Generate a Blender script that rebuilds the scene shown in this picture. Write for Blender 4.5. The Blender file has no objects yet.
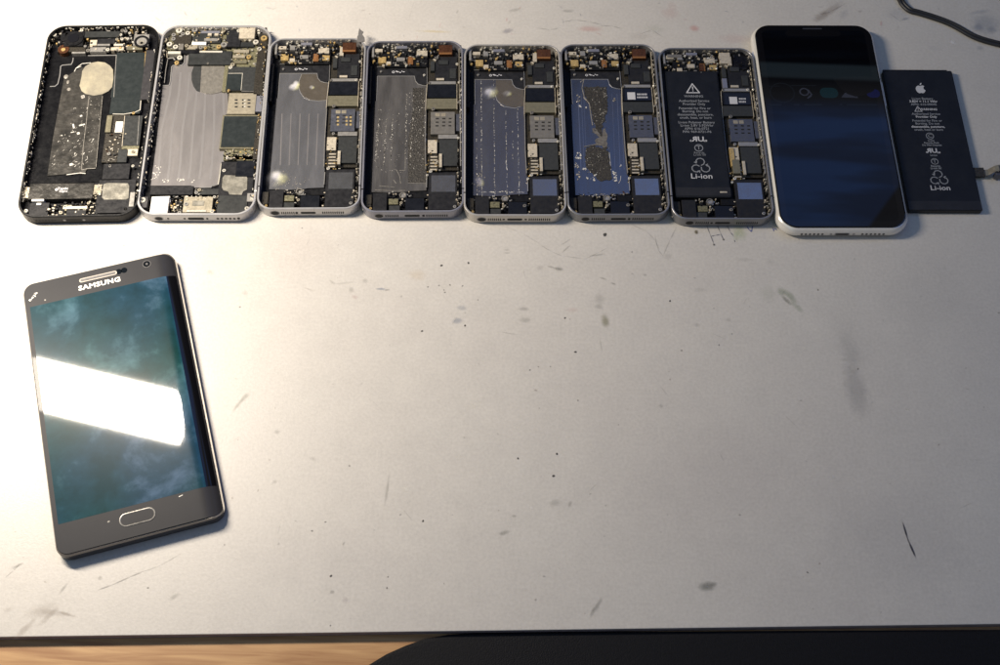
import bpy, math, random
from mathutils import Vector, Matrix
random.seed(7)
R = math.radians
MM = 0.001
SC = bpy.context.scene
COL = SC.collection

# ------------------------------------------------------------------ camera
F, TILT, ROLL, CAMH = 1238.0131, 0.48078, 0.03643, 593.85438
ct, st = math.cos(TILT), math.sin(TILT)
FW = Vector((0, st, -ct)); r0 = Vector((1, 0, 0)); u0 = Vector((0, ct, st))
RT = math.cos(ROLL)*r0 + math.sin(ROLL)*u0
UP = -math.sin(ROLL)*r0 + math.cos(ROLL)*u0
CO = Vector((0, 0, CAMH))
cam = bpy.data.cameras.new('camera'); camo = bpy.data.objects.new('camera', cam); COL.objects.link(camo)
cam.sensor_width = 36.0; cam.lens = 36.0*F/1000.0
cam.clip_start = 0.01; cam.clip_end = 60
m = Matrix.Identity(4)
for i in range(3):
    m[i][0] = RT[i]; m[i][1] = UP[i]; m[i][2] = -FW[i]; m[i][3] = CO[i]*MM
camo.matrix_world = m
SC.camera = camo

# ------------------------------------------------------------------ colour management
SC.view_settings.view_transform = 'Standard'
SC.view_settings.look = 'None'
SC.view_settings.exposure = 0.0
SC.view_settings.gamma = 1.0
SC.render.engine = 'CYCLES'

# ------------------------------------------------------------------ desk lamp (outside the frame on the left)
la = bpy.data.lights.new('desk_lamp_light', 'AREA'); la.shape = 'RECTANGLE'
la.size = 0.290; la.size_y = 0.046
la.energy = 6.6
la.color = (1.0, 0.885, 0.735)
lo = bpy.data.objects.new('desk_lamp_light', la); COL.objects.link(lo)
lo.location = (-0.405, 0.4445, 0.400)
lo.rotation_euler = (0, 0, R(168))

# ------------------------------------------------------------------ room light: dim room, blue daylit ceiling patch
W = bpy.data.worlds.new('World'); SC.world = W; W.use_nodes = True
nt = W.node_tree; N = nt.nodes; L = nt.links; N.clear()
def wn(t, **k):
    n = N.new(t)
    for a, b in k.items(): setattr(n, a, b)
    return n
def wmath(op, a, b=None, c=None):
    n = wn('ShaderNodeMath', operation=op)
    for i, v in enumerate((a, b, c)):
        if v is None: continue
        if isinstance(v, (int, float)): n.inputs[i].default_value = v
        else: L.new(v, n.inputs[i])
    return n.outputs[0]
def wss(v, a, b):
    n = wn('ShaderNodeMapRange', interpolation_type='SMOOTHSTEP')
    L.new(v, n.inputs[0]); n.inputs[1].default_value = a; n.inputs[2].default_value = b
    return n.outputs[0]
tc = wn('ShaderNodeTexCoord'); sx = wn('ShaderNodeSeparateXYZ'); L.new(tc.outputs['Generated'], sx.inputs[0])
zz = wmath('MAXIMUM', sx.outputs[2], 0.02)
P_ = wmath('DIVIDE', sx.outputs[0], zz); Q_ = wmath('DIVIDE', sx.outputs[1], zz)
nz = wn('ShaderNodeTexNoise'); L.new(tc.outputs['Generated'], nz.inputs['Vector']); nz.inputs['Scale'].default_value = 9; nz.inputs['Detail'].default_value = 3
nzv = wss(nz.outputs[0], 0.30, 0.72)
# window-lit blue ceiling area
up_ok = wss(sx.outputs[2], 0.05, 0.2)
mask = wmath('MULTIPLY', wss(P_, -0.035, 0.065), wss(Q_, 0.805, 0.785))
mask = wmath('MULTIPLY', mask, wss(P_, 1.6, 1.2))
mask = wmath('MULTIPLY', mask, wss(Q_, -0.6, -0.2))
# dark door edge cutting the corner of the blue area
tri = wmath('SUBTRACT', wmath('SUBTRACT', P_, 0.347), wmath('MULTIPLY', wmath('SUBTRACT', Q_, 0.651), 0.706))
tri = wmath('SUBTRACT', 1.0, wmath('MULTIPLY', wss(tri, 0.0, 0.006), wss(P_, 0.6, 0.45)))
mask = wmath('MULTIPLY', mask, tri)
cmb = wn('ShaderNodeCombineXYZ'); L.new(wmath('MULTIPLY', P_, 3.0), cmb.inputs[0]); L.new(wmath('MULTIPLY', Q_, 17.0), cmb.inputs[1])
ns = wn('ShaderNodeTexNoise'); L.new(cmb.outputs[0], ns.inputs['Vector']); ns.inputs['Scale'].default_value = 1.3; ns.inputs['Detail'].default_value = 3
mask = wmath('MULTIPLY', mask, wmath('MULTIPLY_ADD', wss(ns.outputs[0], 0.36, 0.56), 0.75, 0.42))
mask = wmath('MULTIPLY', mask, up_ok)
# band lit wall above the ceiling edge
band = wmath('MULTIPLY', wss(Q_, 0.826, 0.831), wss(Q_, 0.850, 0.845))
# darker back wall
back = wss(Q_, 0.80, 0.84)
mixb = wn('ShaderNodeMix', data_type='RGBA'); L.new(back, mixb.inputs[0])
mixb.inputs[6].default_value = (0.135, 0.136, 0.155, 1); mixb.inputs[7].default_value = (0.014, 0.015, 0.024, 1)
# teal glow of the room towards the left
teal = wmath('MULTIPLY', wss(P_, -0.12, -0.24), wss(Q_, 0.72, 0.62))
teal = wmath('MULTIPLY', teal, wmath('MULTIPLY_ADD', nzv, 0.9, 0.35))
teal = wmath('MULTIPLY', teal, wmath('MULTIPLY', up_ok, wss(P_, -1.2, -0.8)))
def wadd(base, fac, colr):
    n = wn('ShaderNodeMix', data_type='RGBA', blend_type='ADD'); L.new(fac, n.inputs[0]); L.new(base, n.inputs[6]); n.inputs[7].default_value = (*colr, 1)
    return n.outputs[2]
c = wadd(mixb.outputs[2], mask, (0.065, 0.225, 0.76))
c = wadd(c, band, (0.15, 0.22, 0.27))
c = wadd(c, teal, (0.06, 0.21, 0.30))
bg = wn('ShaderNodeBackground'); L.new(c, bg.inputs[0]); bg.inputs[1].default_value = 1.0
wo = wn('ShaderNodeOutputWorld'); L.new(bg.outputs[0], wo.inputs[0])

# ------------------------------------------------------------------ materials
MATS = {}
def mat(name, col, rough=0.5, metal=0.0, var=0.0, vscale=400, bump=0.0, bscale=900, rvar=0.0, spec=0.5, coat=0.0, emit=None, col2=None, stretch=None):
    m = bpy.data.materials.new(name); m.use_nodes = True
    nt = m.node_tree; b = nt.nodes['Principled BSDF']
    b.inputs['Base Color'].default_value = (*col, 1); b.inputs['Roughness'].default_value = rough
    b.inputs['Metallic'].default_value = metal; b.inputs['Specular IOR Level'].default_value = spec
    b.inputs['Coat Weight'].default_value = coat; b.inputs['Coat Roughness'].default_value = 0.03
    if emit: b.inputs['Emission Color'].default_value = (*emit[:3], 1); b.inputs['Emission Strength'].default_value = emit[3]
    tcn = nt.nodes.new('ShaderNodeTexCoord'); vec = tcn.outputs['Object']
    if stretch:
        mp = nt.nodes.new('ShaderNodeMapping'); mp.inputs['Scale'].default_value = stretch; nt.links.new(vec, mp.inputs[0]); vec = mp.outputs[0]
    if var or rvar:
        n = nt.nodes.new('ShaderNodeTexNoise'); n.inputs['Scale'].default_value = vscale; n.inputs['Detail'].default_value = 6; n.inputs['Roughness'].default_value = 0.65
        nt.links.new(vec, n.inputs['Vector'])
        if var:
            r = nt.nodes.new('ShaderNodeMapRange'); nt.links.new(n.outputs[0], r.inputs[0]); r.inputs[1].default_value = 0.3; r.inputs[2].default_value = 0.7
            mx = nt.nodes.new('ShaderNodeMix'); mx.data_type = 'RGBA'; nt.links.new(r.outputs[0], mx.inputs[0])
            c2 = col2 if col2 else tuple(min(1, x*(1+var)) for x in col)
            c1 = col if col2 else tuple(x*(1-var) for x in col)
            mx.inputs[6].default_value = (*c1, 1); mx.inputs[7].default_value = (*c2, 1)
            nt.links.new(mx.outputs[2], b.inputs['Base Color'])
        if rvar:
            r = nt.nodes.new('ShaderNodeMapRange'); nt.links.new(n.outputs[0], r.inputs[0]); r.inputs[1].default_value = 0.3; r.inputs[2].default_value = 0.7
            r.inputs[3].default_value = max(0.02, rough-rvar); r.inputs[4].default_value = rough+rvar
            nt.links.new(r.outputs[0], b.inputs['Roughness'])
    if bump:
        n2 = nt.nodes.new('ShaderNodeTexNoise'); n2.inputs['Scale'].default_value = bscale; n2.inputs['Detail'].default_value = 4
        nt.links.new(vec, n2.inputs['Vector'])
        bp = nt.nodes.new('ShaderNodeBump'); bp.inputs['Strength'].default_value = bump; bp.inputs['Distance'].default_value = 0.0004
        nt.links.new(n2.outputs[0], bp.inputs['Height']); nt.links.new(bp.outputs[0], b.inputs['Normal'])
    MATS[name] = m
    return m
mat('silver', (.50, .49, .49), .30, .55, .03, 120, 0, 2500, .04)
mat('silver_warm', (.50, .475, .44), .32, .55, .03, 120, 0, 2500, .04)
mat('grey_metal', (.24, .24, .25), .34, .55, .05, 120, 0, 2500, .04)
mat('slate', (.27, .27, .31), .34, .55, .05, 120, 0, 2500, .04)
mat('black_frame', (.012, .012, .013), .36, .5, .3, 900, .05, 2500, .1)
mat('inner_dark', (.008, .008, .010), .38, .2, .4, 300, .2, 900, .15, spec=0.2)
mat('black', (.007, .007, .008), .42, .0, .3, 500, .15, 1500, .1, spec=0.2)
mat('black_plastic', (.016, .016, .018), .38, .0, .25, 400, .10, 1200, .12, spec=0.22)
mat('black_gloss', (.008, .008, .010), .14, .0, 0, 400)
mat('chip', (.040, .042, .042), .36, .2, .15, 500, .05, 900, .08, spec=0.25)
mat('chip_dark', (.009, .010, .014), .30, .1, .2, 300, .05, 900, .1, spec=0.25)
mat('chip_teal', (.022, .027, .028), .34, .1, .12, 300, .05, 900, .1, spec=0.25)
mat('graphite_film', (.034, .036, .036), .42, .3, .15, 300, .1, 1200, .1, spec=0.25)
mat('khaki_shield', (.22, .20, .135), .36, .5, .12, 500, .08, 1200, .08)
mat('steel_shield', (.34, .325, .30), .33, .5, .12, 500, .1, 1200, .1)
mat('sim_tan', (.36, .32, .24), .36, .4, .1, 500, .05, 1200, .08)
mat('sim_grey', (.22, .205, .18), .38, .5, .1, 500, .05, 1200, .08)
mat('sim_blue', (.12, .125, .15), .38, .6, .12, 500, .05, 1200, .08)
mat('brass', (.60, .42, .17), .28, .5, .3, 900, .3, 1500, .1)
mat('gold', (.80, .60, .28), .20, .6, .25, 900, .3, 1500, .1)
mat('copper', (.11, .045, .022), .32, .55, .3, 600, .15, 1200, .1)
mat('orange_flex', (.22, .10, .035), .40, .2, .3, 600, .1, 1200)
mat('beige', (.52, .46, .36), .42, .3, .2, 700, .2, 1500, .1)
mat('bright', (.74, .70, .60), .2, .4, .1, 900, .3, 1200, .08)
mat('white_plastic', (.80, .78, .73), .45, 0, .06, 500, .1, 1200)
mat('cream_sticker', (.27, .245, .20), .30, .25, .35, 110, .25, 300, .1, col2=(.42, .38, .27))
mat('residue', (.55, .53, .48), .45, .1, .4, 900, .4, 1500)
mat('speaker_label', (.27, .26, .25), .20, .85, .05, 300, .04, 700, .05)
mat('worn_label', (.26, .245, .205), .30, .3, .35, 200, .3, 500, .1)
mat('well_plate_gloss', (.20, .19, .195), .27, .85, .06, 120, .10, 400, .06, stretch=(1, .3, 1))
mat('foil_line', (.26, .27, .30), .2, .8)
mat('film_grey', (.13, .12, .108), .4, .1, .4, 600, .6, 900)
mat('pale_rib', (.33, .312, .308), .30, .6, .03, 300)
mat('well_plate', (.265, .258, .262), .27, .78, .05, 160, .06, 500, .05, stretch=(1, .3, 1))
mat('well_plate_foil', (.19, .18, .175), .20, .92, .12, 260, .12, 400, .06, stretch=(1, .25, 1))
mat('well_plate_pale', (.245, .23, .228), .34, .55, .04, 120, .05, 500, .04, stretch=(1, .3, 1))
mat('well_plate_dull', (.11, .104, .10), .36, .5, .25, 160, .3, 600, .1, stretch=(1, .2, 1))
mat('brown_film', (.17, .145, .115), .26, .6, .05, 200, .1, 500, .08)
mat('film_edge', (.48, .465, .44), .22, .6)
mat('clear_glue', (.06, .058, .055), .26, .2, .8, 230, .7, 420, .14, spec=0.35)
mat('glue_dark', (.009, .0085, .008), .50, .0, .9, 1100, .9, 1300, .1, col2=(.052, .046, .038))
mat('glue_pale', (.22, .205, .18), .42, .1, .4, 600, .6, 900)
mat('well_black', (.006, .006, .007), .30, .0, .2, 300, .1, 700, .1, spec=0.15)
mat('graphite_slab', (.026, .025, .023), .30, .2, .7, 190, .6, 420, .14, col2=(.056, .052, .046), spec=0.35)
mat('print', (.48, .48, .50), .6)
mat('print_dim', (.22, .23, .25), .6)
mat('hole', (.004, .004, .004), .7)
mat('pcb_dark', (.030, .026, .020), .42, .1, .5, 1200, .4, 1500, spec=0.3)
mat('pcb_green', (.16, .15, .09), .42, .3, .5, 1200, .4, 1500)
mat('battery_wrap', (.010, .011, .014), .40, 0, .25, 120, .12, 300, .06, spec=.3)
mat('battery_end', (.014, .014, .016), .50, 0, .25, 200, .2, 500)
mat('white_band', (.80, .77, .72), .24, .35, .03, 300)
mat('grey_glass', (.026, .026, .030), .42, .0, .06, 120, .0, 900, .0, spec=.12, coat=.12)
mat('bronze_rim', (.24, .22, .195), .42, .4, .1, 400, .05, 1500, .08)
mat('charcoal_side', (.045, .043, .046), .36, .3, .1, 400, .05, 1500, .08)
mat('blue_black_foam', (.0035, .0035, .005), .65, 0, .5, 700, .8, 1600, spec=.22)
mat('edge_band', (.26, .22, .235), .5, 0, .2, 200, .15, 700)
mat('cord_rubber', (.018, .018, .020), .45, 0, .2, 300, .1, 900)
mat('torn_steel', (.20, .19, .18), .45, .4, .15, 400, .4, 700)

# phone glass of the large white handset: gloss black
def glass_mat(name, col, rough=.05, emit=None, spec=.5):
    m = mat(name, col, rough, 0, spec=spec)
    return m
glass_mat('black_glass', (.004, .004, .005), .015)
glass_mat('icon_grey', (.005, .007, .010), .04)
glass_mat('icon_teal', (.003, .020, .026), .04)
glass_mat('icon_blue', (.005, .007, .055), .04)
glass_mat('icon_white', (.030, .034, .050), .04)
# screen of the white handset: near-black with soft horizontal streaks
m = glass_mat('dim_screen', (.004, .006, .012), .012)
nt = m.node_tree; b = nt.nodes['Principled BSDF']
t_ = nt.nodes.new('ShaderNodeTexCoord'); mp = nt.nodes.new('ShaderNodeMapping'); mp.inputs['Scale'].default_value = (12, 95, 1)
nt.links.new(t_.outputs['Object'], mp.inputs[0]); n = nt.nodes.new('ShaderNodeTexNoise'); n.inputs['Scale'].default_value = 1; n.inputs['Detail'].default_value = 3
nt.links.new(mp.outputs[0], n.inputs['Vector']); r = nt.nodes.new('ShaderNodeValToRGB'); nt.links.new(n.outputs[0], r.inputs[0])
r.color_ramp.elements[0].position = .42; r.color_ramp.elements[0].color = (.0008, .0008, .0015, 1)
r.color_ramp.elements[1].position = .60; r.color_ramp.elements[1].color = (.0014, .0022, .004, 1)
nt.links.new(r.outputs[0], b.inputs['Base Color'])
# smeared curved screen: finger smears, with teal-blue reflection and lamp haze painted into the colour
m = bpy.data.materials.new('smeared_haze_screen'); m.use_nodes = True; MATS['smeared_haze_screen'] = m
nt = m.node_tree; b = nt.nodes['Principled BSDF']; t_ = nt.nodes.new('ShaderNodeTexCoord')
n1 = nt.nodes.new('ShaderNodeTexNoise'); n1.inputs['Scale'].default_value = 48; n1.inputs['Detail'].default_value = 7; n1.inputs['Roughness'].default_value = .62; n1.inputs['Distortion'].default_value = .15
nt.links.new(t_.outputs['Object'], n1.inputs['Vector'])
r1 = nt.nodes.new('ShaderNodeValToRGB'); nt.links.new(n1.outputs[0], r1.inputs[0])
r1.color_ramp.elements[0].position = .38; r1.color_ramp.elements[0].color = (.006, .030, .042, 1)
r1.color_ramp.elements[1].position = .74; r1.color_ramp.elements[1].color = (.085, .135, .19, 1)
e = r1.color_ramp.elements.new(.54); e.color = (.012, .046, .070, 1)
n3 = nt.nodes.new('ShaderNodeTexNoise'); n3.inputs['Scale'].default_value = 13; nt.links.new(t_.outputs['Object'], n3.inputs['Vector'])
mx = nt.nodes.new('ShaderNodeMix'); mx.data_type = 'RGBA'; mx.blend_type = 'MULTIPLY'
r3 = nt.nodes.new('ShaderNodeValToRGB'); nt.links.new(n3.outputs[0], r3.inputs[0])
r3.color_ramp.elements[0].position = .35; r3.color_ramp.elements[0].color = (.5, 1., .68, 1)
r3.color_ramp.elements[1].position = .62; r3.color_ramp.elements[1].color = (.75, .85, 1., 1)
nt.links.new(r1.outputs[0], mx.inputs[6]); nt.links.new(r3.outputs[0], mx.inputs[7]); mx.inputs[0].default_value = 1
nt.links.new(mx.outputs[2], b.inputs['Base Color'])
b.inputs['Roughness'].default_value = .26; b.inputs['Specular IOR Level'].default_value = .05
b.inputs['Coat Weight'].default_value = 1; b.inputs['Coat Roughness'].default_value = .04; b.inputs['Coat IOR'].default_value = 1.5

# desk laminate
m = bpy.data.materials.new('desk_laminate'); m.use_nodes = True; MATS['desk_laminate'] = m
nt = m.node_tree; b = nt.nodes['Principled BSDF']; t_ = nt.nodes.new('ShaderNodeTexCoord')
def dn(scale, det=5, ro=.6):
    n = nt.nodes.new('ShaderNodeTexNoise'); n.inputs['Scale'].default_value = scale; n.inputs['Detail'].default_value = det; n.inputs['Roughness'].default_value = ro
    nt.links.new(t_.outputs['Object'], n.inputs['Vector']); return n.outputs[0]
big = dn(7, 4); fine = dn(620, 2); mid = dn(60, 6, .7)
r = nt.nodes.new('ShaderNodeValToRGB'); nt.links.new(big, r.inputs[0])
r.color_ramp.elements[0].position = .32; r.color_ramp.elements[0].color = (.510, .482, .448, 1)
r.color_ramp.elements[1].position = .70; r.color_ramp.elements[1].color = (.535, .512, .475, 1)
def mul(c, f, lo, hi, a, z):
    q = nt.nodes.new('ShaderNodeMapRange'); nt.links.new(f, q.inputs[0]); q.inputs[1].default_value = a; q.inputs[2].default_value = z; q.inputs[3].default_value = lo; q.inputs[4].default_value = hi
    mm = nt.nodes.new('ShaderNodeMix'); mm.data_type = 'RGBA'; mm.blend_type = 'MULTIPLY'; mm.inputs[0].default_value = 1
    nt.links.new(c, mm.inputs[6]); nt.links.new(q.outputs[0], mm.inputs[7]); return mm.outputs[2]
c = mul(r.outputs[0], fine, .93, 1.05, .3, .7); c = mul(c, mid, .955, 1.02, .3, .7)
nt.links.new(c, b.inputs['Base Color'])
q = nt.nodes.new('ShaderNodeMapRange'); nt.links.new(mid, q.inputs[0]); q.inputs[1].default_value = .3; q.inputs[2].default_value = .7; q.inputs[3].default_value = .36; q.inputs[4].default_value = .47
nt.links.new(q.outputs[0], b.inputs['Roughness'])
bp = nt.nodes.new('ShaderNodeBump'); bp.inputs['Strength'].default_value = .17; bp.inputs['Distance'].default_value = .0003
nt.links.new(dn(900, 3), bp.inputs['Height']); nt.links.new(bp.outputs[0], b.inputs['Normal'])

# desk marks and painted bay glints: colour attribute carries tint and strength, UV carries the soft outline
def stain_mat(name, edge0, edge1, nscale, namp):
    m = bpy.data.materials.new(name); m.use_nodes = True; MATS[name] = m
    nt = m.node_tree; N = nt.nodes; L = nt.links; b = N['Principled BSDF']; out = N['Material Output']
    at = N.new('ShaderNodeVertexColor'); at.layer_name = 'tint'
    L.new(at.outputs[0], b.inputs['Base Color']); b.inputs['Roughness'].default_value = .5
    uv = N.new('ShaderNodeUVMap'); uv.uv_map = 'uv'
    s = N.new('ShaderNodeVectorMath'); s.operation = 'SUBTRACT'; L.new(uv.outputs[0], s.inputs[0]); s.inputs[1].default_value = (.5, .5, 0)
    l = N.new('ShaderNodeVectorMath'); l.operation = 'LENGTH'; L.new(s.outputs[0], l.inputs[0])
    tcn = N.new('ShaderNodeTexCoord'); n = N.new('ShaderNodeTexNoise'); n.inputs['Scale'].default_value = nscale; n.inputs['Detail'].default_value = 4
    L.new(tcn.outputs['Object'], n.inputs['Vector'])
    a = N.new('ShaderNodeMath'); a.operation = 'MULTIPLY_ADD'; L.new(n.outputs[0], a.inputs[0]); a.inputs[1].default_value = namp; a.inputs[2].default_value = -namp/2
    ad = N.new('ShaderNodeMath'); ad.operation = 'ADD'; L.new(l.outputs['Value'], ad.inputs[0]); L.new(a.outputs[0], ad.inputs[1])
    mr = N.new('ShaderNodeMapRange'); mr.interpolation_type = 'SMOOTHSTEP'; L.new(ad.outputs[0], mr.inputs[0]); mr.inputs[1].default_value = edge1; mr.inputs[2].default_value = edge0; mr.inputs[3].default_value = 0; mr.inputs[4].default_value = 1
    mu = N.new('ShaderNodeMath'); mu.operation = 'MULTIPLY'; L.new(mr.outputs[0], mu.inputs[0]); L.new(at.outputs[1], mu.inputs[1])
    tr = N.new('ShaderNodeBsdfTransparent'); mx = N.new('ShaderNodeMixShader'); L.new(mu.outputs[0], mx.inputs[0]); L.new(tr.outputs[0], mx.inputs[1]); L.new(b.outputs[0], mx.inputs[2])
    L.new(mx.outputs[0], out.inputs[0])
stain_mat('soft_stain_glint', .08, .48, 260, .30)
stain_mat('crisp_mark', .30, .40, 900, .35)

# light wood
m = bpy.data.materials.new('pale_wood'); m.use_nodes = True; MATS['pale_wood'] = m
nt = m.node_tree; b = nt.nodes['Principled BSDF']; t_ = nt.nodes.new('ShaderNodeTexCoord'); mp = nt.nodes.new('ShaderNodeMapping')
mp.inputs['Scale'].default_value = (14, 190, 60); mp.inputs['Rotation'].default_value = (0, 0, R(-2.8)); nt.links.new(t_.outputs['Object'], mp.inputs[0])
n = nt.nodes.new('ShaderNodeTexNoise'); n.inputs['Scale'].default_value = 1.6; n.inputs['Detail'].default_value = 6; n.inputs['Distortion'].default_value = .6; nt.links.new(mp.outputs[0], n.inputs['Vector'])
r = nt.nodes.new('ShaderNodeValToRGB'); nt.links.new(n.outputs[0], r.inputs[0])
r.color_ramp.elements[0].position = .32; r.color_ramp.elements[0].color = (.30, .145, .055, 1)
r.color_ramp.elements[1].position = .66; r.color_ramp.elements[1].color = (.50, .30, .135, 1)
nt.links.new(r.outputs[0], b.inputs['Base Color']); b.inputs['Roughness'].default_value = .42

# ------------------------------------------------------------------ mesh helpers (millimetres)
SP = [0.0]
def soft_patch(par, x, y, z, w, h, ang, tint, alpha, name='painted_glint'):
    """soft-edged pale decal, a glint of light painted over the bay"""
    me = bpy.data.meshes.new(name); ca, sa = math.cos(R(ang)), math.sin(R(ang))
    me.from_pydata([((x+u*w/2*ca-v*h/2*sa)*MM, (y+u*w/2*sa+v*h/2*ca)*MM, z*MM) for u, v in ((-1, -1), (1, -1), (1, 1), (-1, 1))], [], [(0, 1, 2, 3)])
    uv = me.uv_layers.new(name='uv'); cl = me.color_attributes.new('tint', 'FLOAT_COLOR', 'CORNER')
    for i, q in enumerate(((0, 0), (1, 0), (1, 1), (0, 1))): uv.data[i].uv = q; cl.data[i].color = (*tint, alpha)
    me.materials.append(MATS['soft_stain_glint']); o = bpy.data.objects.new(name, me); SP[0] += .006; o.location.z = SP[0]*MM; COL.objects.link(o); o.parent = par; return o
class MB:
    def __init__(s): s.v = []; s.f = []; s.m = []; s.slots = []
    def slot(s, mt):
        if mt not in s.slots: s.slots.append(mt)
        return s.slots.index(mt)
    def add(s, vs, fs, mt):
        k = len(s.v); s.v += [tuple(v) for v in vs]; i = s.slot(mt)
        for f in fs: s.f.append(tuple(a+k for a in f)); s.m.append(i)
    def box(s, x0, y0, x1, y1, z0, z1, mt, ch=None):
        if x0 > x1: x0, x1 = x1, x0
        if y0 > y1: y0, y1 = y1, y0
        if ch is None: ch = min(.12, (x1-x0)*.12, (y1-y0)*.12, abs(z1-z0)*.3)
        s.prism([(x0, y0), (x1, y0), (x1, y1), (x0, y1)], z0, z1, mt, ch)
    def obox(s, cx, cy, w, h, a, z0, z1, mt):
        ca, sa = math.cos(a), math.sin(a)
        s.prism([(cx+x*ca-y*sa, cy+x*sa+y*ca) for x, y in ((-w/2, -h/2), (w/2, -h/2), (w/2, h/2), (-w/2, h/2))], z0, z1, mt, min(.08, w*.12, h*.12))
    def prism(s, poly, z0, z1, mt, ch=0.0):
        a = sum(p[0]*q[1]-q[0]*p[1] for p, q in zip(poly, poly[1:]+poly[:1]))
        if a < 0: poly = poly[::-1]
        n = len(poly); vs = [(x, y, z0) for x, y in poly]
        rings = [vs]
        if ch > 0:
            rings.append([(x, y, z1-ch) for x, y in poly])
            ins = []
            for i in range(n):
                p0, p1, p2 = Vector(poly[i-1]), Vector(poly[i]), Vector(poly[(i+1) % n])
                d1 = (p1-p0); d2 = (p2-p1)
                if d1.length < 1e-9 or d2.length < 1e-9: ins.append((p1.x, p1.y, z1)); continue
                d1.normalize(); d2.normalize(); n1 = Vector((-d1.y, d1.x)); n2 = Vector((-d2.y, d2.x))
                nn = n1+n2; k = max(.3, nn.length_squared/2)
                q = p1+nn*(ch/k*.999) if nn.length > 1e-6 else p1
                ins.append((q.x, q.y, z1))
            rings.append(ins)
        else: rings.append([(x, y, z1) for x, y in poly])
        s.rings(rings, mt, True, True)
    def rings(s, rings, mt, cap0=False, cap1=False, closed=True):
        n = len(rings[0]); vs = [v for r_ in rings for v in r_]; fs = []
        for k in range(len(rings)-1):
            for i in range(n if closed else n-1):
                j = (i+1) % n; fs.append((k*n+i, k*n+j, (k+1)*n+j, (k+1)*n+i))
        if cap0: fs.append(tuple(range(n))[::-1])
        if cap1: fs.append(tuple((len(rings)-1)*n+i for i in range(n)))
        s.add(vs, fs, mt)
    def cyl(s, x, y, r, z0, z1, mt, n=16, ch=.08, ry=None):
        ry = ry or r
        s.prism([(x+r*math.cos(2*math.pi*i/n), y+ry*math.sin(2*math.pi*i/n)) for i in range(n)], z0, z1, mt, min(ch, r*.25))
    def torus_ring(s, x, y, ro, ri, z0, z1, mt, n=24):
        c = lambda r_, z: [(x+r_*math.cos(2*math.pi*i/n), y+r_*math.sin(2*math.pi*i/n), z) for i in range(n)]
        s.rings([c(ro, z0), c(ro, z1), c(ri, z1), c(ri, z0)], mt)
    def tube(s, pts, r, mt, n=8):
        pts = [Vector(p) for p in pts]; rg = []
        for i, p in enumerate(pts):
            t = (pts[min(i+1, len(pts)-1)]-pts[max(i-1, 0)]).normalized()
            a = t.cross(Vector((0, 0, 1)));
            if a.length < 1e-4: a = Vector((1, 0, 0))
            a.normalize(); b_ = a.cross(t)
            rg.append([tuple(p+a*r*math.cos(2*math.pi*k/n)+b_*r*math.sin(2*math.pi*k/n)) for k in range(n)])
        s.rings(rg, mt, True, True)
    def dome(s, x, y, rx, ry, z, h, mt, n=14):
        rg = [[(x+rx*math.cos(t)*math.cos(2*math.pi*i/n), y+ry*math.cos(t)*math.sin(2*math.pi*i/n), z+h*math.sin(t)) for i in range(n)] for t in (0, .35, .7, 1.05, 1.35)]
        s.rings(rg, mt, False, True)
    def build(s, name, parent=None, smooth=False):
        me = bpy.data.meshes.new(name)
        me.from_pydata([(x*MM, y*MM, z*MM) for x, y, z in s.v], [], s.f)
        for mt in s.slots: me.materials.append(MATS[mt])
        for p, i in zip(me.polygons, s.m): p.material_index = i; p.use_smooth = smooth
        me.update()
        o = bpy.data.objects.new(name, me); COL.objects.link(o)
        if parent: o.parent = parent
        return o
def rrect(x0, y0, x1, y1, r, n=8):
    out = []
    for cx, cy, a0 in ((x1-r, y0+r, -90), (x1-r, y1-r, 0), (x0+r, y1-r, 90), (x0+r, y0+r, 180)):
        for i in range(n+1):
            a = R(a0+90*i/n); out.append((cx+r*math.cos(a), cy+r*math.sin(a)))
    return out
def tag(o, label=None, cat=None, group=None, kind=None):
    if label: o['label'] = label
    if cat: o['category'] = cat
    if group: o['group'] = group
    if kind: o['kind'] = kind
    return o
def empty(name, x, y, z, a):
    o = bpy.data.objects.new(name, None); COL.objects.link(o); o.empty_display_size = .02
    o.location = (x*MM, y*MM, z*MM); o.rotation_euler = (0, 0, a); return o
def text_mesh(name, body, x, y, z, size, mt, parent, a=0.0, align='CENTER', bold=0.0, sx=1.0, thick=.01, spacing=1.0):
    cu = bpy.data.curves.new(name, 'FONT'); cu.body = body; cu.size = size*MM; cu.align_x = align; cu.align_y = 'CENTER'
    cu.extrude = thick*MM; cu.offset = bold*MM; cu.space_character = spacing; cu.resolution_u = 2
    t = bpy.data.objects.new(name+'_c', cu); COL.objects.link(t)
    bpy.context.view_layer.update()
    me = bpy.data.meshes.new_from_object(t.evaluated_get(bpy.context.evaluated_depsgraph_get()))
    bpy.data.objects.remove(t); me.name = name
    me.materials.clear(); me.materials.append(MATS[mt])
    o = bpy.data.objects.new(name, me); COL.objects.link(o); o.parent = parent
    o.location = (x*MM, y*MM, z*MM); o.rotation_euler = (0, 0, a); o.scale = (sx, 1, 1)
    return o

# photograph position -> world plane (used once, to place things at their real spot)
def WP(px, py, z=0.0):
    d = FW + RT*((px-500)/F) - UP*((py-332.5)/F)
    p = CO + d*((z-CAMH)/d.z); return p.x, p.y

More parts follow.
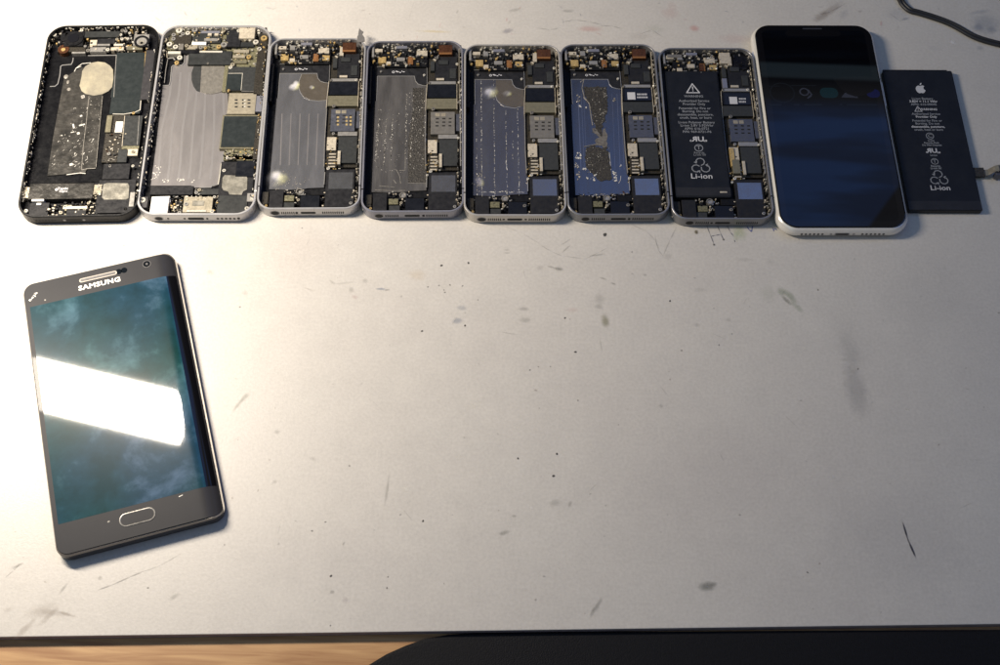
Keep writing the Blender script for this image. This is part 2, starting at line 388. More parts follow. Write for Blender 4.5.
POSE = {  # x, y, turn, width, length, height
 'a': (-243.24, 438.47, .063, 67.2, 138.6, 7.1),
 'b': (-176.26, 441.94, .043, 66.7, 137.8, 7.1),
 'c': (-113.58, 441.35, .052, 58.3, 123.8, 7.6),
 'd': (-54.85, 441.93, .051, 58.3, 123.8, 7.6),
 'e': (3.60, 441.95, .043, 58.3, 123.8, 7.6),
 'f': (61.89, 444.83, .048, 58.3, 123.8, 7.6),
 'g': (121.2, 444.7, .0415, 58.3, 123.8, 7.6),
 'h': (188.18, 453.40, .044, 75.7, 151.0, 8.3),
 'n': (-195.91, 261.20, .31325, 82.4, 158.5, 8.3),
}
def toloc(ph, X, Y):
    x, y, a = POSE[ph][:3]; dx, dy = X-x, Y-y
    return dx*math.cos(a)+dy*math.sin(a), -dx*math.sin(a)+dy*math.cos(a)
SZ = 998/120
ZK = {'A1': (40, 20), 'A2': (30, 90), 'A3': (15, 150), 'B1': (155, 15), 'B2': (145, 80), 'B3': (135, 145),
      'C1': (255, 25), 'C2': (255, 85), 'C3': (250, 145), 'D1': (355, 30), 'D2': (355, 90), 'D3': (355, 145),
      'E1': (455, 30), 'E2': (455, 90), 'E3': (455, 150), 'F1': (555, 30), 'F2': (555, 90), 'F3': (555, 150),
      'G1': (655, 35), 'G2': (655, 95), 'G3': (655, 155)}
def LP(key, x, y, z):
    ox, oy = ZK[key]; return toloc(key[0].lower(), *WP(ox+x/SZ, oy+y/SZ, z))

def shell(root, W_, L_, H_, r, fm, floor='inner_dark', wall=1.15, z_in=1.0, seglist=None):
    """rounded band with chamfered lips and a floor plate"""
    w, l = W_/2, L_/2
    def loop(i, z): return [(x, y, z) for x, y in rrect(-w+i, -l+i, w-i, l-i, max(r-i, .6), 9)]
    mb = MB()
    mb.rings([loop(.55, 0), loop(.12, .25), loop(0, .8), loop(0, H_-.6), loop(.10, H_-.2), loop(.35, H_), loop(wall-.15, H_), loop(wall, H_-.15), loop(wall, z_in)], fm)
    fr = mb.build('frame', root, False)
    fl = MB(); fl.prism([(x, y) for x, y, _ in loop(.5, 0)], 0.05, z_in+.05, floor, 0); fl.build('back_plate', root)
    return fr

def screw_mesh(r, z0, z1, mt='bright'):
    mb = MB(); mb.cyl(0, 0, r, z0, z1, mt, 14, .12); mb.box(-r*.5, -r*.13, r*.5, r*.13, z1-.05, z1+.02, 'hole', 0); mb.box(-r*.13, -r*.5, r*.13, r*.5, z1-.05, z1+.03, 'hole', 0)
    return mb
SCREW = {}
def screw(root, x, y, r, z0, z1, mt='bright'):
    if mt == 'bright': mt = ('bright', 'steel_shield', 'sim_tan', 'bright', 'brass', 'sim_grey')[int(abs(x*7.3+y*3.1)) % 6]
    r *= .9
    k = (round(r, 2), z0, z1, mt)
    if k not in SCREW: o = screw_mesh(r, z0, z1, mt).build('screw', root); SCREW[k] = o.data
    else: o = bpy.data.objects.new('screw', SCREW[k]); COL.objects.link(o); o.parent = root
    o.location = (x*MM, y*MM, 0); return o

def rows(root, key, table, parents=None):
    """name, material, zoom view, x0,y0,x1,y1, z0,z1[, parent]"""
    parents = parents if parents is not None else {}
    parents[''] = root
    for t in table:
        name, mt, zk, x0, y0, x1, y1, z0, z1 = t[:9]
        par = parents.get(t[9] if len(t) > 9 else '', root)
        a = LP(zk, x0, y0, z1); b_ = LP(zk, x1, y1, z1)
        mb = MB(); mb.box(a[0], a[1], b_[0], b_[1], z0, z1, mt)
        o = mb.build(name, par)
        if name not in parents: parents[name] = o
    return parents
def poly(root, name, mt, zk, pts, z0, z1, ch=.08):
    mb = MB(); mb.prism([LP(zk, x, y, z1) if not isinstance(x, str) else None for x, y in pts], z0, z1, mt, ch); return mb.build(name, root)
def line(mb, zk, pts, w, z, mt, h=.15):
    P = [LP(zk, x, y, z+h) for x, y in pts]
    strip(mb, P, w, z, h, mt)
def strip(mb, P, w, z, h, mt):
    for (x0, y0), (x1, y1) in zip(P, P[1:]):
        d = Vector((x1-x0, y1-y0));
        if d.length < 1e-6: continue
        mb.obox((x0+x1)/2, (y0+y1)/2, d.length+w*.7, w, math.atan2(d.y, d.x), z, z+h+random.uniform(0, .01), mt)
def clutter(root, zk, x0, y0, x1, y1, z0, z1, n, mts, smin=.35, smax=1.6, seed=1, name='surface_components'):
    rr = random.Random(seed); a = LP(zk, x0, y0, (z0+z1)/2); b_ = LP(zk, x1, y1, (z0+z1)/2); mb = MB()
    for i in range(n):
        x = rr.uniform(a[0], b_[0]); y = rr.uniform(b_[1], a[1]); w = rr.uniform(smin, smax); h = rr.uniform(smin, smax)*.7
        z = rr.uniform(z0, z1); mt = rr.choice(mts)
        if rr.random() < .2: mb.cyl(x, y, w*.4, z0-.6, z, mt, 10)
        else: mb.obox(x, y, w, h, rr.choice([0, 0, 0, .3, -.4, 1.57]), z0-.6, z, mt)
    return mb.build(name, root)
def residue(root, ph, side, n, seed, mts=('residue', 'bright', 'glue_pale', 'beige'), inset=1.2, y0=-.92, y1=.9, zr=(3.5, 7.2), size=(.25, .9), spread=.7):
    """torn bits of display adhesive left along the inside of the band"""
    rr = random.Random(seed); W_, L_, H_ = POSE[ph][3:]; mb = MB()
    for i in range(n):
        t = rr.uniform(y0, y1)
        if side in 'lr':
            x = (W_/2-inset-rr.uniform(0, spread))*(1 if side == 'r' else -1); y = t*(L_/2-7); w, h = rr.uniform(.2, .5), rr.uniform(*size)*1.6
        else:
            y = (L_/2-inset-rr.uniform(0, spread))*(1 if side == 't' else -1); x = t*(W_/2-7); h, w = rr.uniform(.2, .5), rr.uniform(*size)*1.6
        z = rr.uniform(*zr)
        mb.obox(x, y, w, h, rr.uniform(-.3, .3), z-.9, z, rr.choice(mts))
    return mb.build('adhesive_residue', root)

# bottom face details: holes are thin dark recess plugs set in the band
def hole_disc(root, name, x, L_, z, rx, rz, mt='hole', proud=.03, ring=None):
    mb = MB(); n = 18; y = -L_/2
    def c(k, yy): return [(x+rx*k*math.cos(2*math.pi*i/n), yy, z+rz*k*math.sin(2*math.pi*i/n)) for i in range(n)]
    if ring: mb.rings([c(1.25, y+.2), c(1.25, y-.05), c(1.0, y-.05), c(.95, y+.3)], ring)
    mb.rings([c(1, y+.3), c(1, y-proud)], mt, True, True)
    return mb.build(name, root)
def slot(root, name, x, L_, z, w, h, mt='hole'):
    y = -L_/2; mb = MB(); pr = rrect(x-w/2, z-h/2, x+w/2, z+h/2, h*.45, 5)
    mb.rings([[(a, y+.3, c_) for a, c_ in pr], [(a, y-.03, c_) for a, c_ in pr]], mt, True, True); return mb.build(name, root)
def grille(root, x0, x1, n, L_, z, rx, rz, mt='hole'):
    mb = MB(); y = -L_/2
    for k in range(n):
        x = x0+(x1-x0)*k/(n-1); q = 10
        c = lambda yy: [(x+rx*math.cos(2*math.pi*i/q), yy, z+rz*math.sin(2*math.pi*i/q)) for i in range(q)]
        mb.rings([c(y+.3), c(y-.03)], mt, True, True)
    return mb.build('speaker_grille', root)
def copy_tree(o, parent=None, skip=()):
    c_ = o.copy(); COL.objects.link(c_); c_.parent = parent
    for ch in list(o.children):
        if ch.name.split('.')[0] not in skip: copy_tree(ch, c_, skip)
    return c_
def setmat(root, name, mt, data=False):
    for ch in root.children_recursive:
        if ch.name.split('.')[0] == name and ch.type == 'MESH':
            ch.data = ch.data.copy(); ch.data.materials.clear(); ch.data.materials.append(MATS[mt])

# ------------------------------------------------------------------ the setting
DA = math.atan2(160.3-136.5, 480.3)
def desk_xy(s, t):   # s along the front edge, t away from it
    return -232.7+s*math.cos(DA)-t*math.sin(DA), 136.5+s*math.sin(DA)+t*math.cos(DA)
BT = 5.2
mb = MB()
pts = [desk_xy(s, t) for s, t in ((-420, 0), (950, 0), (950, 820), (-420, 820))]
n = 4
def inset(k): return [desk_xy(s, t) for s, t in ((-420+k, k), (950-k, k), (950-k, 820-k), (-420+k, 820-k))]
mb.rings([[(*p, -BT) for p in inset(0)], [(*p, -.35) for p in inset(0)]], 'edge_band', True, False)
mb.rings([[(*p, -.35) for p in inset(0)], [(*p, -.08) for p in inset(.12)], [(*p, 0) for p in inset(.4)]], 'desk_laminate', False, True)
desk = mb.build('desk_board')
tag(desk, 'worn grey beige laminate desk board with small stains and a dark front edge', kind='structure')
# marks drawn and worn into the laminate, as faces of the same board
me = desk.data
import bmesh
bm = bmesh.new(); bm.from_mesh(me)
uvl = bm.loops.layers.uv.new('uv'); cl = bm.loops.layers.float_color.new('tint')
me.materials.append(MATS['soft_stain_glint']); me.materials.append(MATS['crisp_mark'])
SOFT, CRISP = len(me.materials)-2, len(me.materials)-1
zc = [0.05]
def mark(px, py, w, h, ang, colr, a, kind=None):
    """px, py spot on the desk; w,h in mm; ang in degrees on the desk"""
    kind = SOFT if kind is None else kind
    x, y = WP(px, py); ca, sa = math.cos(R(ang)), math.sin(R(ang)); zc[0] += .0004
    vs = [bm.verts.new(((x+u*w/2*ca-v*h/2*sa)*MM, (y+u*w/2*sa+v*h/2*ca)*MM, zc[0]*MM)) for u, v in ((-1, -1), (1, -1), (1, 1), (-1, 1))]
    f = bm.faces.new(vs); f.material_index = kind
    for lp, uv in zip(f.loops, ((0, 0), (1, 0), (1, 1), (0, 1))): lp[uvl].uv = uv; lp[cl] = (*colr, a)
def stroke(p, w, colr, a, kind=None):
    for (x0, y0), (x1, y1) in zip(p, p[1:]):
        X0, Y0 = WP(x0, y0); X1, Y1 = WP(x1, y1); d = math.hypot(X1-X0, Y1-Y0)
        mark((x0+x1)/2, (y0+y1)/2, d*1.35+w*.4, w, math.degrees(math.atan2(Y1-Y0, X1-X0)), colr, a, kind)
DK = (.03, .03, .03); GR = (.16, .16, .14); BL = (.10, .16, .28); BR_ = (.22, .16, .11); PK = (.60, .22, .20); GN = (.16, .24, .12)
for x, y, s in ((605, 234.7, 2.8), (441.5, 265.5, 1.8), (468.5, 263, 1.6), (422, 331, 1.6), (465, 325.5, 1.5), (565, 318, 1.4), (575.5, 352, 1.6), (557, 454, 1.6), (553.5, 476, 1.8), (670, 301, 1.4), (681.5, 350.5, 1.2), (325.5, 522, 1.2), (423, 521, 1.4), (349.5, 466, 1.2), (302, 228, 1.0), (240, 307, 1.3), (518, 458.5, 1.4), (807.5, 572.5, 1.3), (578, 400.5, 1.1), (330.5, 631.5-6, 1.2), (312, 531, 1.3), (550.5, 366.5, 1), (538.5, 366.8, 1), (530, 370, 1.3), (445, 292.5, 1.2), (428, 287, 1.2), (439, 285.5, 1.2), (450, 285, 1.2), (462.5, 286, 1.2), (444, 290, 1), (478, 300, 1), (632, 252, 1.1), (697, 216, 1.6), (388, 577, 1), (148, 588, 1.2), (331, 576, 1.6), (387, 588, 1.3), (732, 334, 1), (858, 369, 1.2), (818, 290, 1.3), (719, 345, 1.2)):
    mark(x, y, s*1.25, s*.95, random.uniform(0, 180), DK, .72 if s > 1.35 else .4, CRISP)
for x, y, w, h, a, c_, al in (
 (381, 289, 6.5, 2, 0, BL, .7), (387, 290, 4, 1.6, 10, DK, .5), (462, 308, 7, 4, 0, BL, .35), (457.5, 321, 7, 5, 10, BL, .5), (523.5, 309, 7, 3, 0, GR, .4), (525.5, 320, 9, 4, 0, GR, .35),
 (559, 269, 6, 3, -10, GR, .8), (551, 267, 6, 1.6, -14, GR, .5), (603, 278.5, 5, 1.6, -15, GR, .5), (613.5, 283.7, 4, 1.6, -25, GR, .55), (605.5, 321, 6, 10, 10, (.22, .21, .11), .8), (600, 299, 7, 8, 0, GR, .25), (599, 307, 6, 4, 0, GR, .3), (573, 310, 9, 4, 0, PK, .14), (417, 275, 12, 9, 0, (.62, .42, .16), .20),
 (507, 250, 4, 2, 0, GR, .3), (507, 253, 4, 1.5, 0, GR, .35), (598, 255, 9, 1.6, 12, GR, .45), (566, 249, 9, 1.4, 48, GR, .45), (540, 268, 5, 4, 0, GR, .2),
 (707, 586.5, 10, 6, 12, (.13, .14, .12), .85), (713, 584.5, 5, 3, 20, GR, .5), (597, 606, 2.6, 12, -30, GR, .5), (592, 613, 2, 7, -20, GR, .35), (555, 503, 8, 5, 10, GR, .3), (504, 533, 7, 3, 20, GR, .55), (514, 516, 3, 2, 0, GR, .4), (570, 504, 2.2, 4.5, -25, GR, .45),
 (856, 390, 15, 42, 8, (.24, .24, .26), .36), (850, 350, 13, 30, 10, (.26, .26, .28), .18), (850, 340, 26, 60, 8, (.27, .27, .28), .10), (790, 296, 5, 14, 38, GN, .5), (786, 300, 3, 9, 40, (.08, .10, .05), .6), (781, 292, 5, 8, 40, GN, .45), (797, 307, 4, 12, 45, GN, .35), (768, 294, 12, 14, 0, GN, .14), (740, 232, 8, 14, 20, (.30, .42, .12), .38), (736, 236, 5, 9, 0, (.30, .42, .12), .3),
 (434, 31.5, 26, 2.2, 0, (.70, .52, .12), .4), (507, 31, 9, 5, 20, (.16, .15, .22), .55), (515, 10, 10, 4, 20, GR, .3), (590, 29, 20, 6, 0, PK, .38), (568, 11, 10, 3, 0, GR, .35), (655, 29, 18, 9, 0, GN, .14), (694.5, 28.5, 8, 6, 0, PK, .55), (670, 13, 14, 12, 0, PK, .16), (672, 6, 8, 9, 0, PK, .12), (735, 39, 26, 10, 0, PK, .16), (640, 36, 16, 8, 0, BR_, .14),
 (828, 12, 30, 7, 42, (.22, .15, .11), .42), (820, 17, 16, 8, 38, BR_, .25), (844, 14, 12, 6, 55, BL, .2), (898, 14, 22, 14, 0, BL, .16), (985, 24, 24, 22, 0, BL, .34), (978, 27, 8, 8, 0, BL, .38), (992, 30, 8, 7, 0, BL, .3), (980, 12, 18, 4, 15, BL, .25), (980, 48, 6, 5, 0, BL, .28), (935, 48, 12, 6, 0, BL, .1), (905, 19, 8, 3, 20, BL, .3),
 (42, 611, 20, 9, 18, BR_, .26), (55, 613, 22, 4, -6, BR_, .26), (25, 629, 4, 16, -38, BR_, .38), (48, 617, 3.5, 14, -40, BR_, .32), (66, 614, 12, 1.8, -14, BR_, .4), (8, 610, 6, 3, 0, BR_, .2),
 (238, 405, 2.4, 11, -30, (.13, .15, .10), .42), (245, 397, 3.4, 8, -35, (.13, .15, .10), .4), (277, 432, 4, 3, 0, GR, .35), (313, 459, 6, 3, -30, GR, .22), (387, 490, 2, 20, -4, GR, .4), (275, 482, 3, 3, 0, GR, .3), (245, 293, 4, 4, 0, GR, .2), (210, 272, 6, 4, -20, GR, .25), (308, 289, 9, 1.4, -20, BR_, .25), (351, 290, 4, 5, 30, GR, .35), (355, 297, 5, 3, -30, (.45, .2, .2), .25), (365, 281, 4, 4, 60, GR, .3), (332, 282, 5, 2, -30, GR, .3), (345, 283, 14, 2, 10, GR, .18),
 (17, 566, 2, 8, -60, GR, .5), (100, 578, 3, 3, 0, GR, .4), (63, 589, 2, 8, -30, GR, .5), (662 - 330, 598 - 6, 3, 2.4, 0, GR, .5), (174, 597, 6, 3, 40, GR, .35), (345, 600, 4, 4, 0, (.24, .16, .22), .22), (645, 275, 3, 2, 0, GR, .4), (700, 290, 10, 4, 0, GR, .14), (930, 300, 70, 60, 0, (.33, .34, .36), .10), (700, 480, 120, 80, 20, (.35, .30, .34), .10), (900, 540, 90, 70, 0, (.30, .31, .36), .12), (320, 560, 120, 50, 0, (.38, .35, .40), .08), (300, 250, 60, 40, 0, (.58, .44, .40), .12), (668, 256, 6, 6, 0, GR, .2), (745, 260, 14, 3, 0, GR, .16), (728, 320, 4, 3, 0, GR, .25), (697, 325, 4, 3, 0, GR, .25), (475, 405, 4, 14, -60, (.7, .68, .62), .2), (459, 457, 5, 5, 0, (.75, .73, .68), .45), (406, 489, 4, 4, 0, (.8, .78, .72), .8), (517, 427, 3, 3, 0, (.8, .78, .72), .4), (532, 508, 2.2, 2.2, 0, (.85, .83, .8), .7), (952.5, 42.5, 3.4, 3.4, 0, (.9, .9, .9), .95), (833, 477, 3, 3, 0, (.8, .8, .8), .5), (661, 406, 3, 3, 0, GR, .3), (770, 262, 6, 5, 0, GR, .1)):
    mark(x, y, w*1.1, h*1.1, a, c_, al*.5)
stroke([(902.5, 522), (908, 540), (915.5, 557)], 1.5, (.05, .05, .06), .95)
for p, w_, a_ in (([(32, 578), (55, 571), (100, 588)][:0] or [(98, 590), (112, 585), (130, 577), (142, 572)], 1.2, .7), ([(142, 572), (160, 566), (182, 553)], 1.0, .35), ([(5, 578), (14, 570), (20, 564)], 1, .5),
                 ([(560, 246), (572, 238)], 1.2, .4), ([(540, 245), (552, 252), (562, 256), (585, 259), (600, 252), (607, 248)], .9, .35), ([(470, 220), (500, 225), (520, 232), (545, 247)], 1, .22),
                 ([(655, 236), (658, 250), (663, 256), (670, 240), (676, 228)], 1, .4), ([(630, 224), (646, 231), (655, 240), (660, 252)], 1, .35), ([(563, 22), (575, 20), (590, 22), (602, 25)], 1.1, .5), ([(600, 26), (612, 26), (622, 29)], 1.1, .5), ([(537, 28), (550, 30), (560, 28)], 1, .5), ([(640, 34), (652, 30), (664, 38)], .9, .4), ([(845, 4), (830, 12), (818, 15)], 1.6, .35), ([(660, 386), (668, 396)], .9, .3), ([(409, 20), (412, 8), (414, 2)], 1, .15), ([(600, 340), (602, 352)], 1, .35), ([(500, 332), (520, 335)], 1, .3), ([(890, 14), (900, 21), (908, 18)], 1.1, .3)):
    stroke(p, w_*.95, (.14, .14, .13), a_*.5)
# scribbled pen letters below the opened phones
G = lambda x, y: (690+x/6.04, 205+y/6.04)
INK = (.05, .06, .11)
for seg in ([(98, 118), (122, 180), (147, 242)], [(162, 118), (182, 165), (203, 213)], [(126, 190), (152, 184), (186, 178)], [(222, 122), (245, 165), (262, 190)], [(268, 212), (272, 226)]):
    stroke([G(*q_) for q_ in seg], .9, INK, .6, SOFT)
for seg in ([(343, 130), (356, 148), (371, 162), (374, 146), (378, 128)], [(500, 140), (508, 160)], [(508, 142), (526, 150)]):
    stroke([G(*q_) for q_ in seg], 1.0, (.07, .10, .32), .9, SOFT)
mark(*G(145, 240), 2, 2, 0, DK, .6); mark(*G(203, 210), 2, 2, 0, DK, .5); mark(*G(38, 165), 3, 4, 0, (.12, .10, .05), .7)
# random tiny specks over the whole worn surface
rs = random.Random(3)
for i in range(150):
    x, y = rs.uniform(0, 1000), rs.uniform(225, 620)
    s = rs.uniform(.5, 1.5); mark(x, y, s*rs.uniform(1, 2), s, rs.uniform(0, 180), rs.choice([GR, DK, GR, BR_, (.7, .7, .66)]), rs.uniform(.10, .32))
for i in range(40):
    x, y = rs.uniform(150, 1000), rs.uniform(0, 40)
    s = rs.uniform(.8, 2.5); mark(x, y, s*rs.uniform(1, 5), s, rs.uniform(0, 180), rs.choice([GR, BR_, BL, PK]), rs.uniform(.08, .25))
for i in range(16):
    x, y = rs.uniform(200, 980), rs.uniform(240, 600)
    s = rs.uniform(5, 16); mark(x, y, s, rs.uniform(.5, .9), rs.uniform(0, 180), GR, rs.uniform(.06, .16))
bm.to_mesh(me); bm.free(); me.update()

mb = MB(); q_ = [desk_xy(s, t) for s, t in ((-420, -160), (950, -160), (950, 820), (-420, 820))]
mb.prism(q_, -30, -BT-.02, 'pale_wood', .3)
tag(mb.build('table_top'), 'pale wooden table top under the grey desk board', kind='structure')

# black pad with rounded corner along the front edge
def arc(cx, cy, r, a0, a1, n=14): return [(cx+r*math.cos(R(a0+(a1-a0)*i/n)), cy+r*math.sin(R(a0+(a1-a0)*i/n))) for i in range(n+1)]
PZ = 3.2
pc = [WP(x, y, -3.2) for x, y in ((345, 676), (368, 665), (386, 654), (405, 645.5), (425, 638.5), (447, 634.5), (475, 632.5), (520, 631.8), (1060, 629.2), (1100, 629))]
mb = MB(); base = pc+[(pc[-1][0], pc[-1][1]-85), (pc[0][0], pc[0][1]-62)]
cxm = sum(p[0] for p in base)/len(base); cym = sum(p[1] for p in base)/len(base)
def shr(k): return [(cxm+(x-cxm)*(1-k/200), cym+(y-cym)*(1-k/38)) for x, y in base]
mb.rings([[(*p, -BT) for p in shr(.4)], [(*p, -BT+.5) for p in shr(0)], [(*p, -4.0) for p in shr(0)], [(*p, -3.4) for p in shr(.6)], [(*p, -3.1) for p in shr(2.2)], [(*p, -3.0) for p in shr(5)]], 'blue_black_foam', True, True)
tag(mb.build('desk_pad'), 'black pad with a rounded corner on the pale wood below the desk board', 'pad')

# ------------------------------------------------------------------ small opened phones (one shell, then copies)
def small_shell():
    x, y, a, W_, L_, H_ = POSE['e']
    root = empty('opened_phone', x, y, 0, a)
    shell(root, W_, L_, H_, 8.6, 'silver_warm')
    # antenna splits
    for sx_ in (-1, 1):
        mb = MB(); xx = sx_*(W_/2)
        mb.box(min(xx-sx_*1.2, xx+sx_*.02), -46.6, max(xx-sx_*1.2, xx+sx_*.02), -45.9, .9, H_+.02, 'black_frame', 0); mb.build('antenna_split', root)
    # bottom face
    hz = 3.7
    ex = lambda xz, z=3.7: toloc('e', *WP(455+xz/SZ, 150+575/SZ, z))[0]
    hole_disc(root, 'headphone_jack', ex(222), L_, hz, 2.3, 1.8, ring='grey_metal')
    grille(root, ex(278), ex(378), 7, L_, hz, .38, 1.25)
    hole_disc(root, 'screw', ex(405), L_, hz, .75, .75)
    slot(root, 'charging_port', ex(497), L_, hz, 8.6, 2.0)
    hole_disc(root, 'screw', ex(588), L_, hz, .75, .75)
    grille(root, ex(618), ex(786), 11, L_, hz, .38, 1.25)
    # side buttons on the left
    for yy, h in ((42, 6), (28, 3), (20, 3)):
        mb = MB(); mb.box(-W_/2-.45, yy-h/2, -W_/2+.2, yy+h/2, 3.0, 5.2, 'silver', .15); mb.build('side_button', root)
    P = rows(root, 'e', [
     ('logic_board', 'pcb_dark', 'E1', 585, 270, 868, 480, 1.0, 2.4),
     ('logic_board_lower', 'pcb_dark', 'E2', 590, 90, 870, 700, 1.0, 2.3),
     ('shield_bracket', 'steel_shield', 'E1', 600, 456, 822, 480, 2.0, 4.6, 'logic_board'),
     ('chip', 'chip_dark', 'E1', 590, 487, 828, 592, 2.0, 4.2, 'logic_board'),
     ('shield', 'khaki_shield', 'E1', 585, 600, 836, 686, 2.0, 4.2, 'logic_board'),
     ('sim_reader', 'sim_grey', 'E2', 622, 212, 828, 398, 2.0, 4.8, 'logic_board'),
     ('sim_tray_end', 'sim_blue', 'E2', 832, 230, 872, 372, 2.0, 4.4, 'logic_board'),
     ('shield_strip', 'steel_shield', 'E2', 690, 402, 852, 436, 2.0, 4.3, 'logic_board'),
     ('chip', 'chip', 'E2', 700, 444, 862, 662, 2.0, 4.0, 'logic_board'),
     ('cover_plate', 'beige', 'E2', 606, 446, 686, 556, 2.0, 4.5, 'logic_board'),
     ('battery_socket', 'pcb_dark', 'E2', 618, 570, 700, 700, 2.0, 4.2, 'logic_board'),
     ('retaining_clip', 'beige', 'E2', 704, 560, 732, 672, 2.0, 5.0, 'logic_board'),
     ('speaker_module', 'black_plastic', 'E3', 622, 218, 870, 528, 1.0, 4.6),
     ('speaker_label', 'speaker_label', 'E3', 645, 242, 850, 380, 4.55, 4.75, 'speaker_module'),
     ('jack_module', 'black_plastic', 'E3', 168, 386, 284, 534, 1.0, 5.0),
     ('connector_cover', 'pcb_green', 'E3', 292, 430, 372, 478, 1.0, 4.3),
     ('flex_cover', 'chip', 'E3', 292, 488, 382, 532, 1.0, 4.0),
     ('dock_connector', 'chip_dark', 'E3', 442, 432, 600, 532, 1.0, 4.8),
     ('dock_flex', 'black', 'E3', 500, 378, 640, 430, 1.0, 3.4),
     ('dock_bracket', 'steel_shield', 'E3', 395, 388, 440, 425, 1.0, 3.5),
     ('camera_module', 'copper', 'E1', 682, 160, 797, 238, 1.0, 6.2),
     ('camera_flex', 'black_plastic', 'E1', 640, 250, 830, 452, 1.0, 3.9),
     ('flex_connector', 'chip', 'E1', 604, 290, 642, 370, 2.0, 4.7),
     ('flex_connector', 'chip', 'E1', 664, 278, 742, 312, 3.0, 4.6),
     ('flex_connector', 'chip', 'E1', 762, 346, 816, 430, 3.0, 4.6),
     ('flex_connector', 'beige', 'E1', 664, 430, 730, 448, 3.0, 4.6),
     ('top_flex', 'black', 'E1', 200, 185, 580, 335, 1.0, 3.6),
     ('earpiece_bar', 'slate', 'E1', 318, 158, 412, 180, 2.0, 5.6),
     ('vibration_motor', 'beige', 'E1', 150, 180, 212, 206, 2.0, 5.4),
     ('metal_clip', 'steel_shield', 'E1', 234, 178, 276, 216, 2.0, 5.6),
     ('metal_clip', 'brass', 'E1', 172, 248, 236, 300, 2.0, 4.8),
     ('metal_clip', 'beige', 'E1', 236, 288, 280, 318, 2.0, 4.4),
     ('front_camera', 'steel_shield', 'E1', 326, 256, 396, 286, 2.0, 4.8),
     ('orange_flex', 'orange_flex', 'E1', 430, 250, 474, 312, 2.0, 4.6),
     ('metal_clip', 'beige', 'E1', 482, 200, 572, 244, 2.0, 4.8),
     ('metal_clip', 'brass', 'E1', 502, 262, 562, 302, 2.0, 4.8),
     ('metal_clip', 'beige', 'E1', 648, 190, 682, 262, 2.0, 5.4),
     ('corner_bracket', 'steel_shield', 'E1', 118, 150, 136, 250, 2.0, 6.0),
     ('side_rail', 'beige', 'E1', 836, 170, 858, 640, 1.0, 5.2),
     ('side_rail', 'steel_shield', 'E2', 866, 60, 882, 664, 1.0, 5.8),
     ('side_wall_flex', 'inner_dark', 'E1', 96, 330, 120, 640, 1.0, 5.0),
     ('corner_block', 'pcb_dark', 'E3', 100, 400, 156, 500, 1.0, 4.0),
    ], {})
    lb = P['logic_board']
    # brown flex stripe, camera lens cap, jack lines
    mb = MB(); a0 = LP('E1', 686, 222, 6.3); a1 = LP('E1', 792, 238, 6.3); mb.box(a0[0], a0[1], a1[0], a1[1], 6.1, 6.35, 'orange_flex'); mb.build('camera_edge', P['camera_module'])
    mb = MB(); a0 = LP('E1', 716, 164, 6.3); a1 = LP('E1', 770, 206, 6.3); mb.box(a0[0], a0[1], a1[0], a1[1], 6.1, 6.3, 'copper'); mb.build('camera_plate', P['camera_module'])
    # sim reader slots and pads
    mb = MB()
    for yy in (268, 298, 328):
        for xx, w_ in ((678, 26), (733, 26), (785, 24)):
            a0 = LP('E2', xx-w_/2, yy-5, 4.85); a1 = LP('E2', xx+w_/2, yy+6, 4.85); mb.box(a0[0], a0[1], a1[0], a1[1], 4.7, 4.84, 'hole', 0)
    a0 = LP('E2', 612, 285, 4.9); a1 = LP('E2', 624, 335, 4.9); mb.box(a0[0], a0[1], a1[0], a1[1], 4.0, 4.9, 'hole', 0)
    mb.build('contact_slots', P['sim_reader'])
    for xx in (660, 708):
        mb = MB(); a0 = LP('E2', xx, 222, 4.9); a1 = LP('E2', xx+40, 250, 4.9); mb.box(a0[0], a0[1], a1[0], a1[1], 4.7, 4.9, 'sim_tan'); mb.build('solder_pad', P['sim_reader'])
    mb = MB()
    for yy in range(582, 700, 26):
        a0 = LP('E2', 632, yy, 4.4); a1 = LP('E2', 690, yy+11, 4.4); mb.box(a0[0], a0[1], a1[0], a1[1], 4.1, 4.4, 'beige')
    mb.build('contact_pins', P['battery_socket'])
    mb = MB(); x_, y_ = LP('E3', 415, 402, 3.8); mb.torus_ring(x_, y_, 2.0, 1.4, 2, 3.9, 'sim_grey'); mb.build('jack_ring', root)
    # gold frame line round the board
    mb = MB(); line(mb, 'E1', [(582, 480), (578, 600), (578, 700)], .35, 2.2, 'beige', 2.0); line(mb, 'E2', [(578, 100), (585, 500), (596, 690)], .35, 2.0, 'steel_shield', 1.5); line(mb, 'E1', [(830, 480), (838, 690)], .3, 2.2, 'beige', 2.2); mb.build('board_edge', root)
    for zk, x_, y_, z_, r_ in (('E1', 600, 466, 5.0, .85), ('E1', 806, 466, 5.0, .85), ('E2', 640, 186, 5.0, 1.2), ('E2', 655, 416, 5.0, 1.0), ('E2', 856, 424, 5.0, .8), ('E3', 405, 465, 4.6, 1.0), ('E3', 580, 461, 5.2, 1.15), ('E3', 147, 512, 4.4, .9), ('E3', 612, 536, 4.6, .8), ('E3', 846, 498, 4.8, 1.1), ('E3', 635, 206, 4.2, 1.1), ('E3', 608, 236, 4.2, .8), ('E1', 193, 370, 2.9, .8), ('E1', 555, 404, 3.0, .8), ('E1', 824, 314, 4.6, .9), ('E1', 664, 258, 5.2, .9), ('E1', 523, 286, 5.2, .8), ('E1', 560, 290, 5.2, .7), ('E1', 288, 328, 4.0, .7), ('E1', 848, 462, 5.6, .7), ('E1', 848, 630, 5.6, .6), ('E1', 252, 142, 6.2, .6), ('E1', 572, 150, 6.2, .6), ('E1', 757, 132, 6.6, .6), ('E1', 138, 280, 5.0, .8)):
        u, v = LP(zk, x_, y_, z_); screw(root, u, v, r_, z_-1.2, z_)
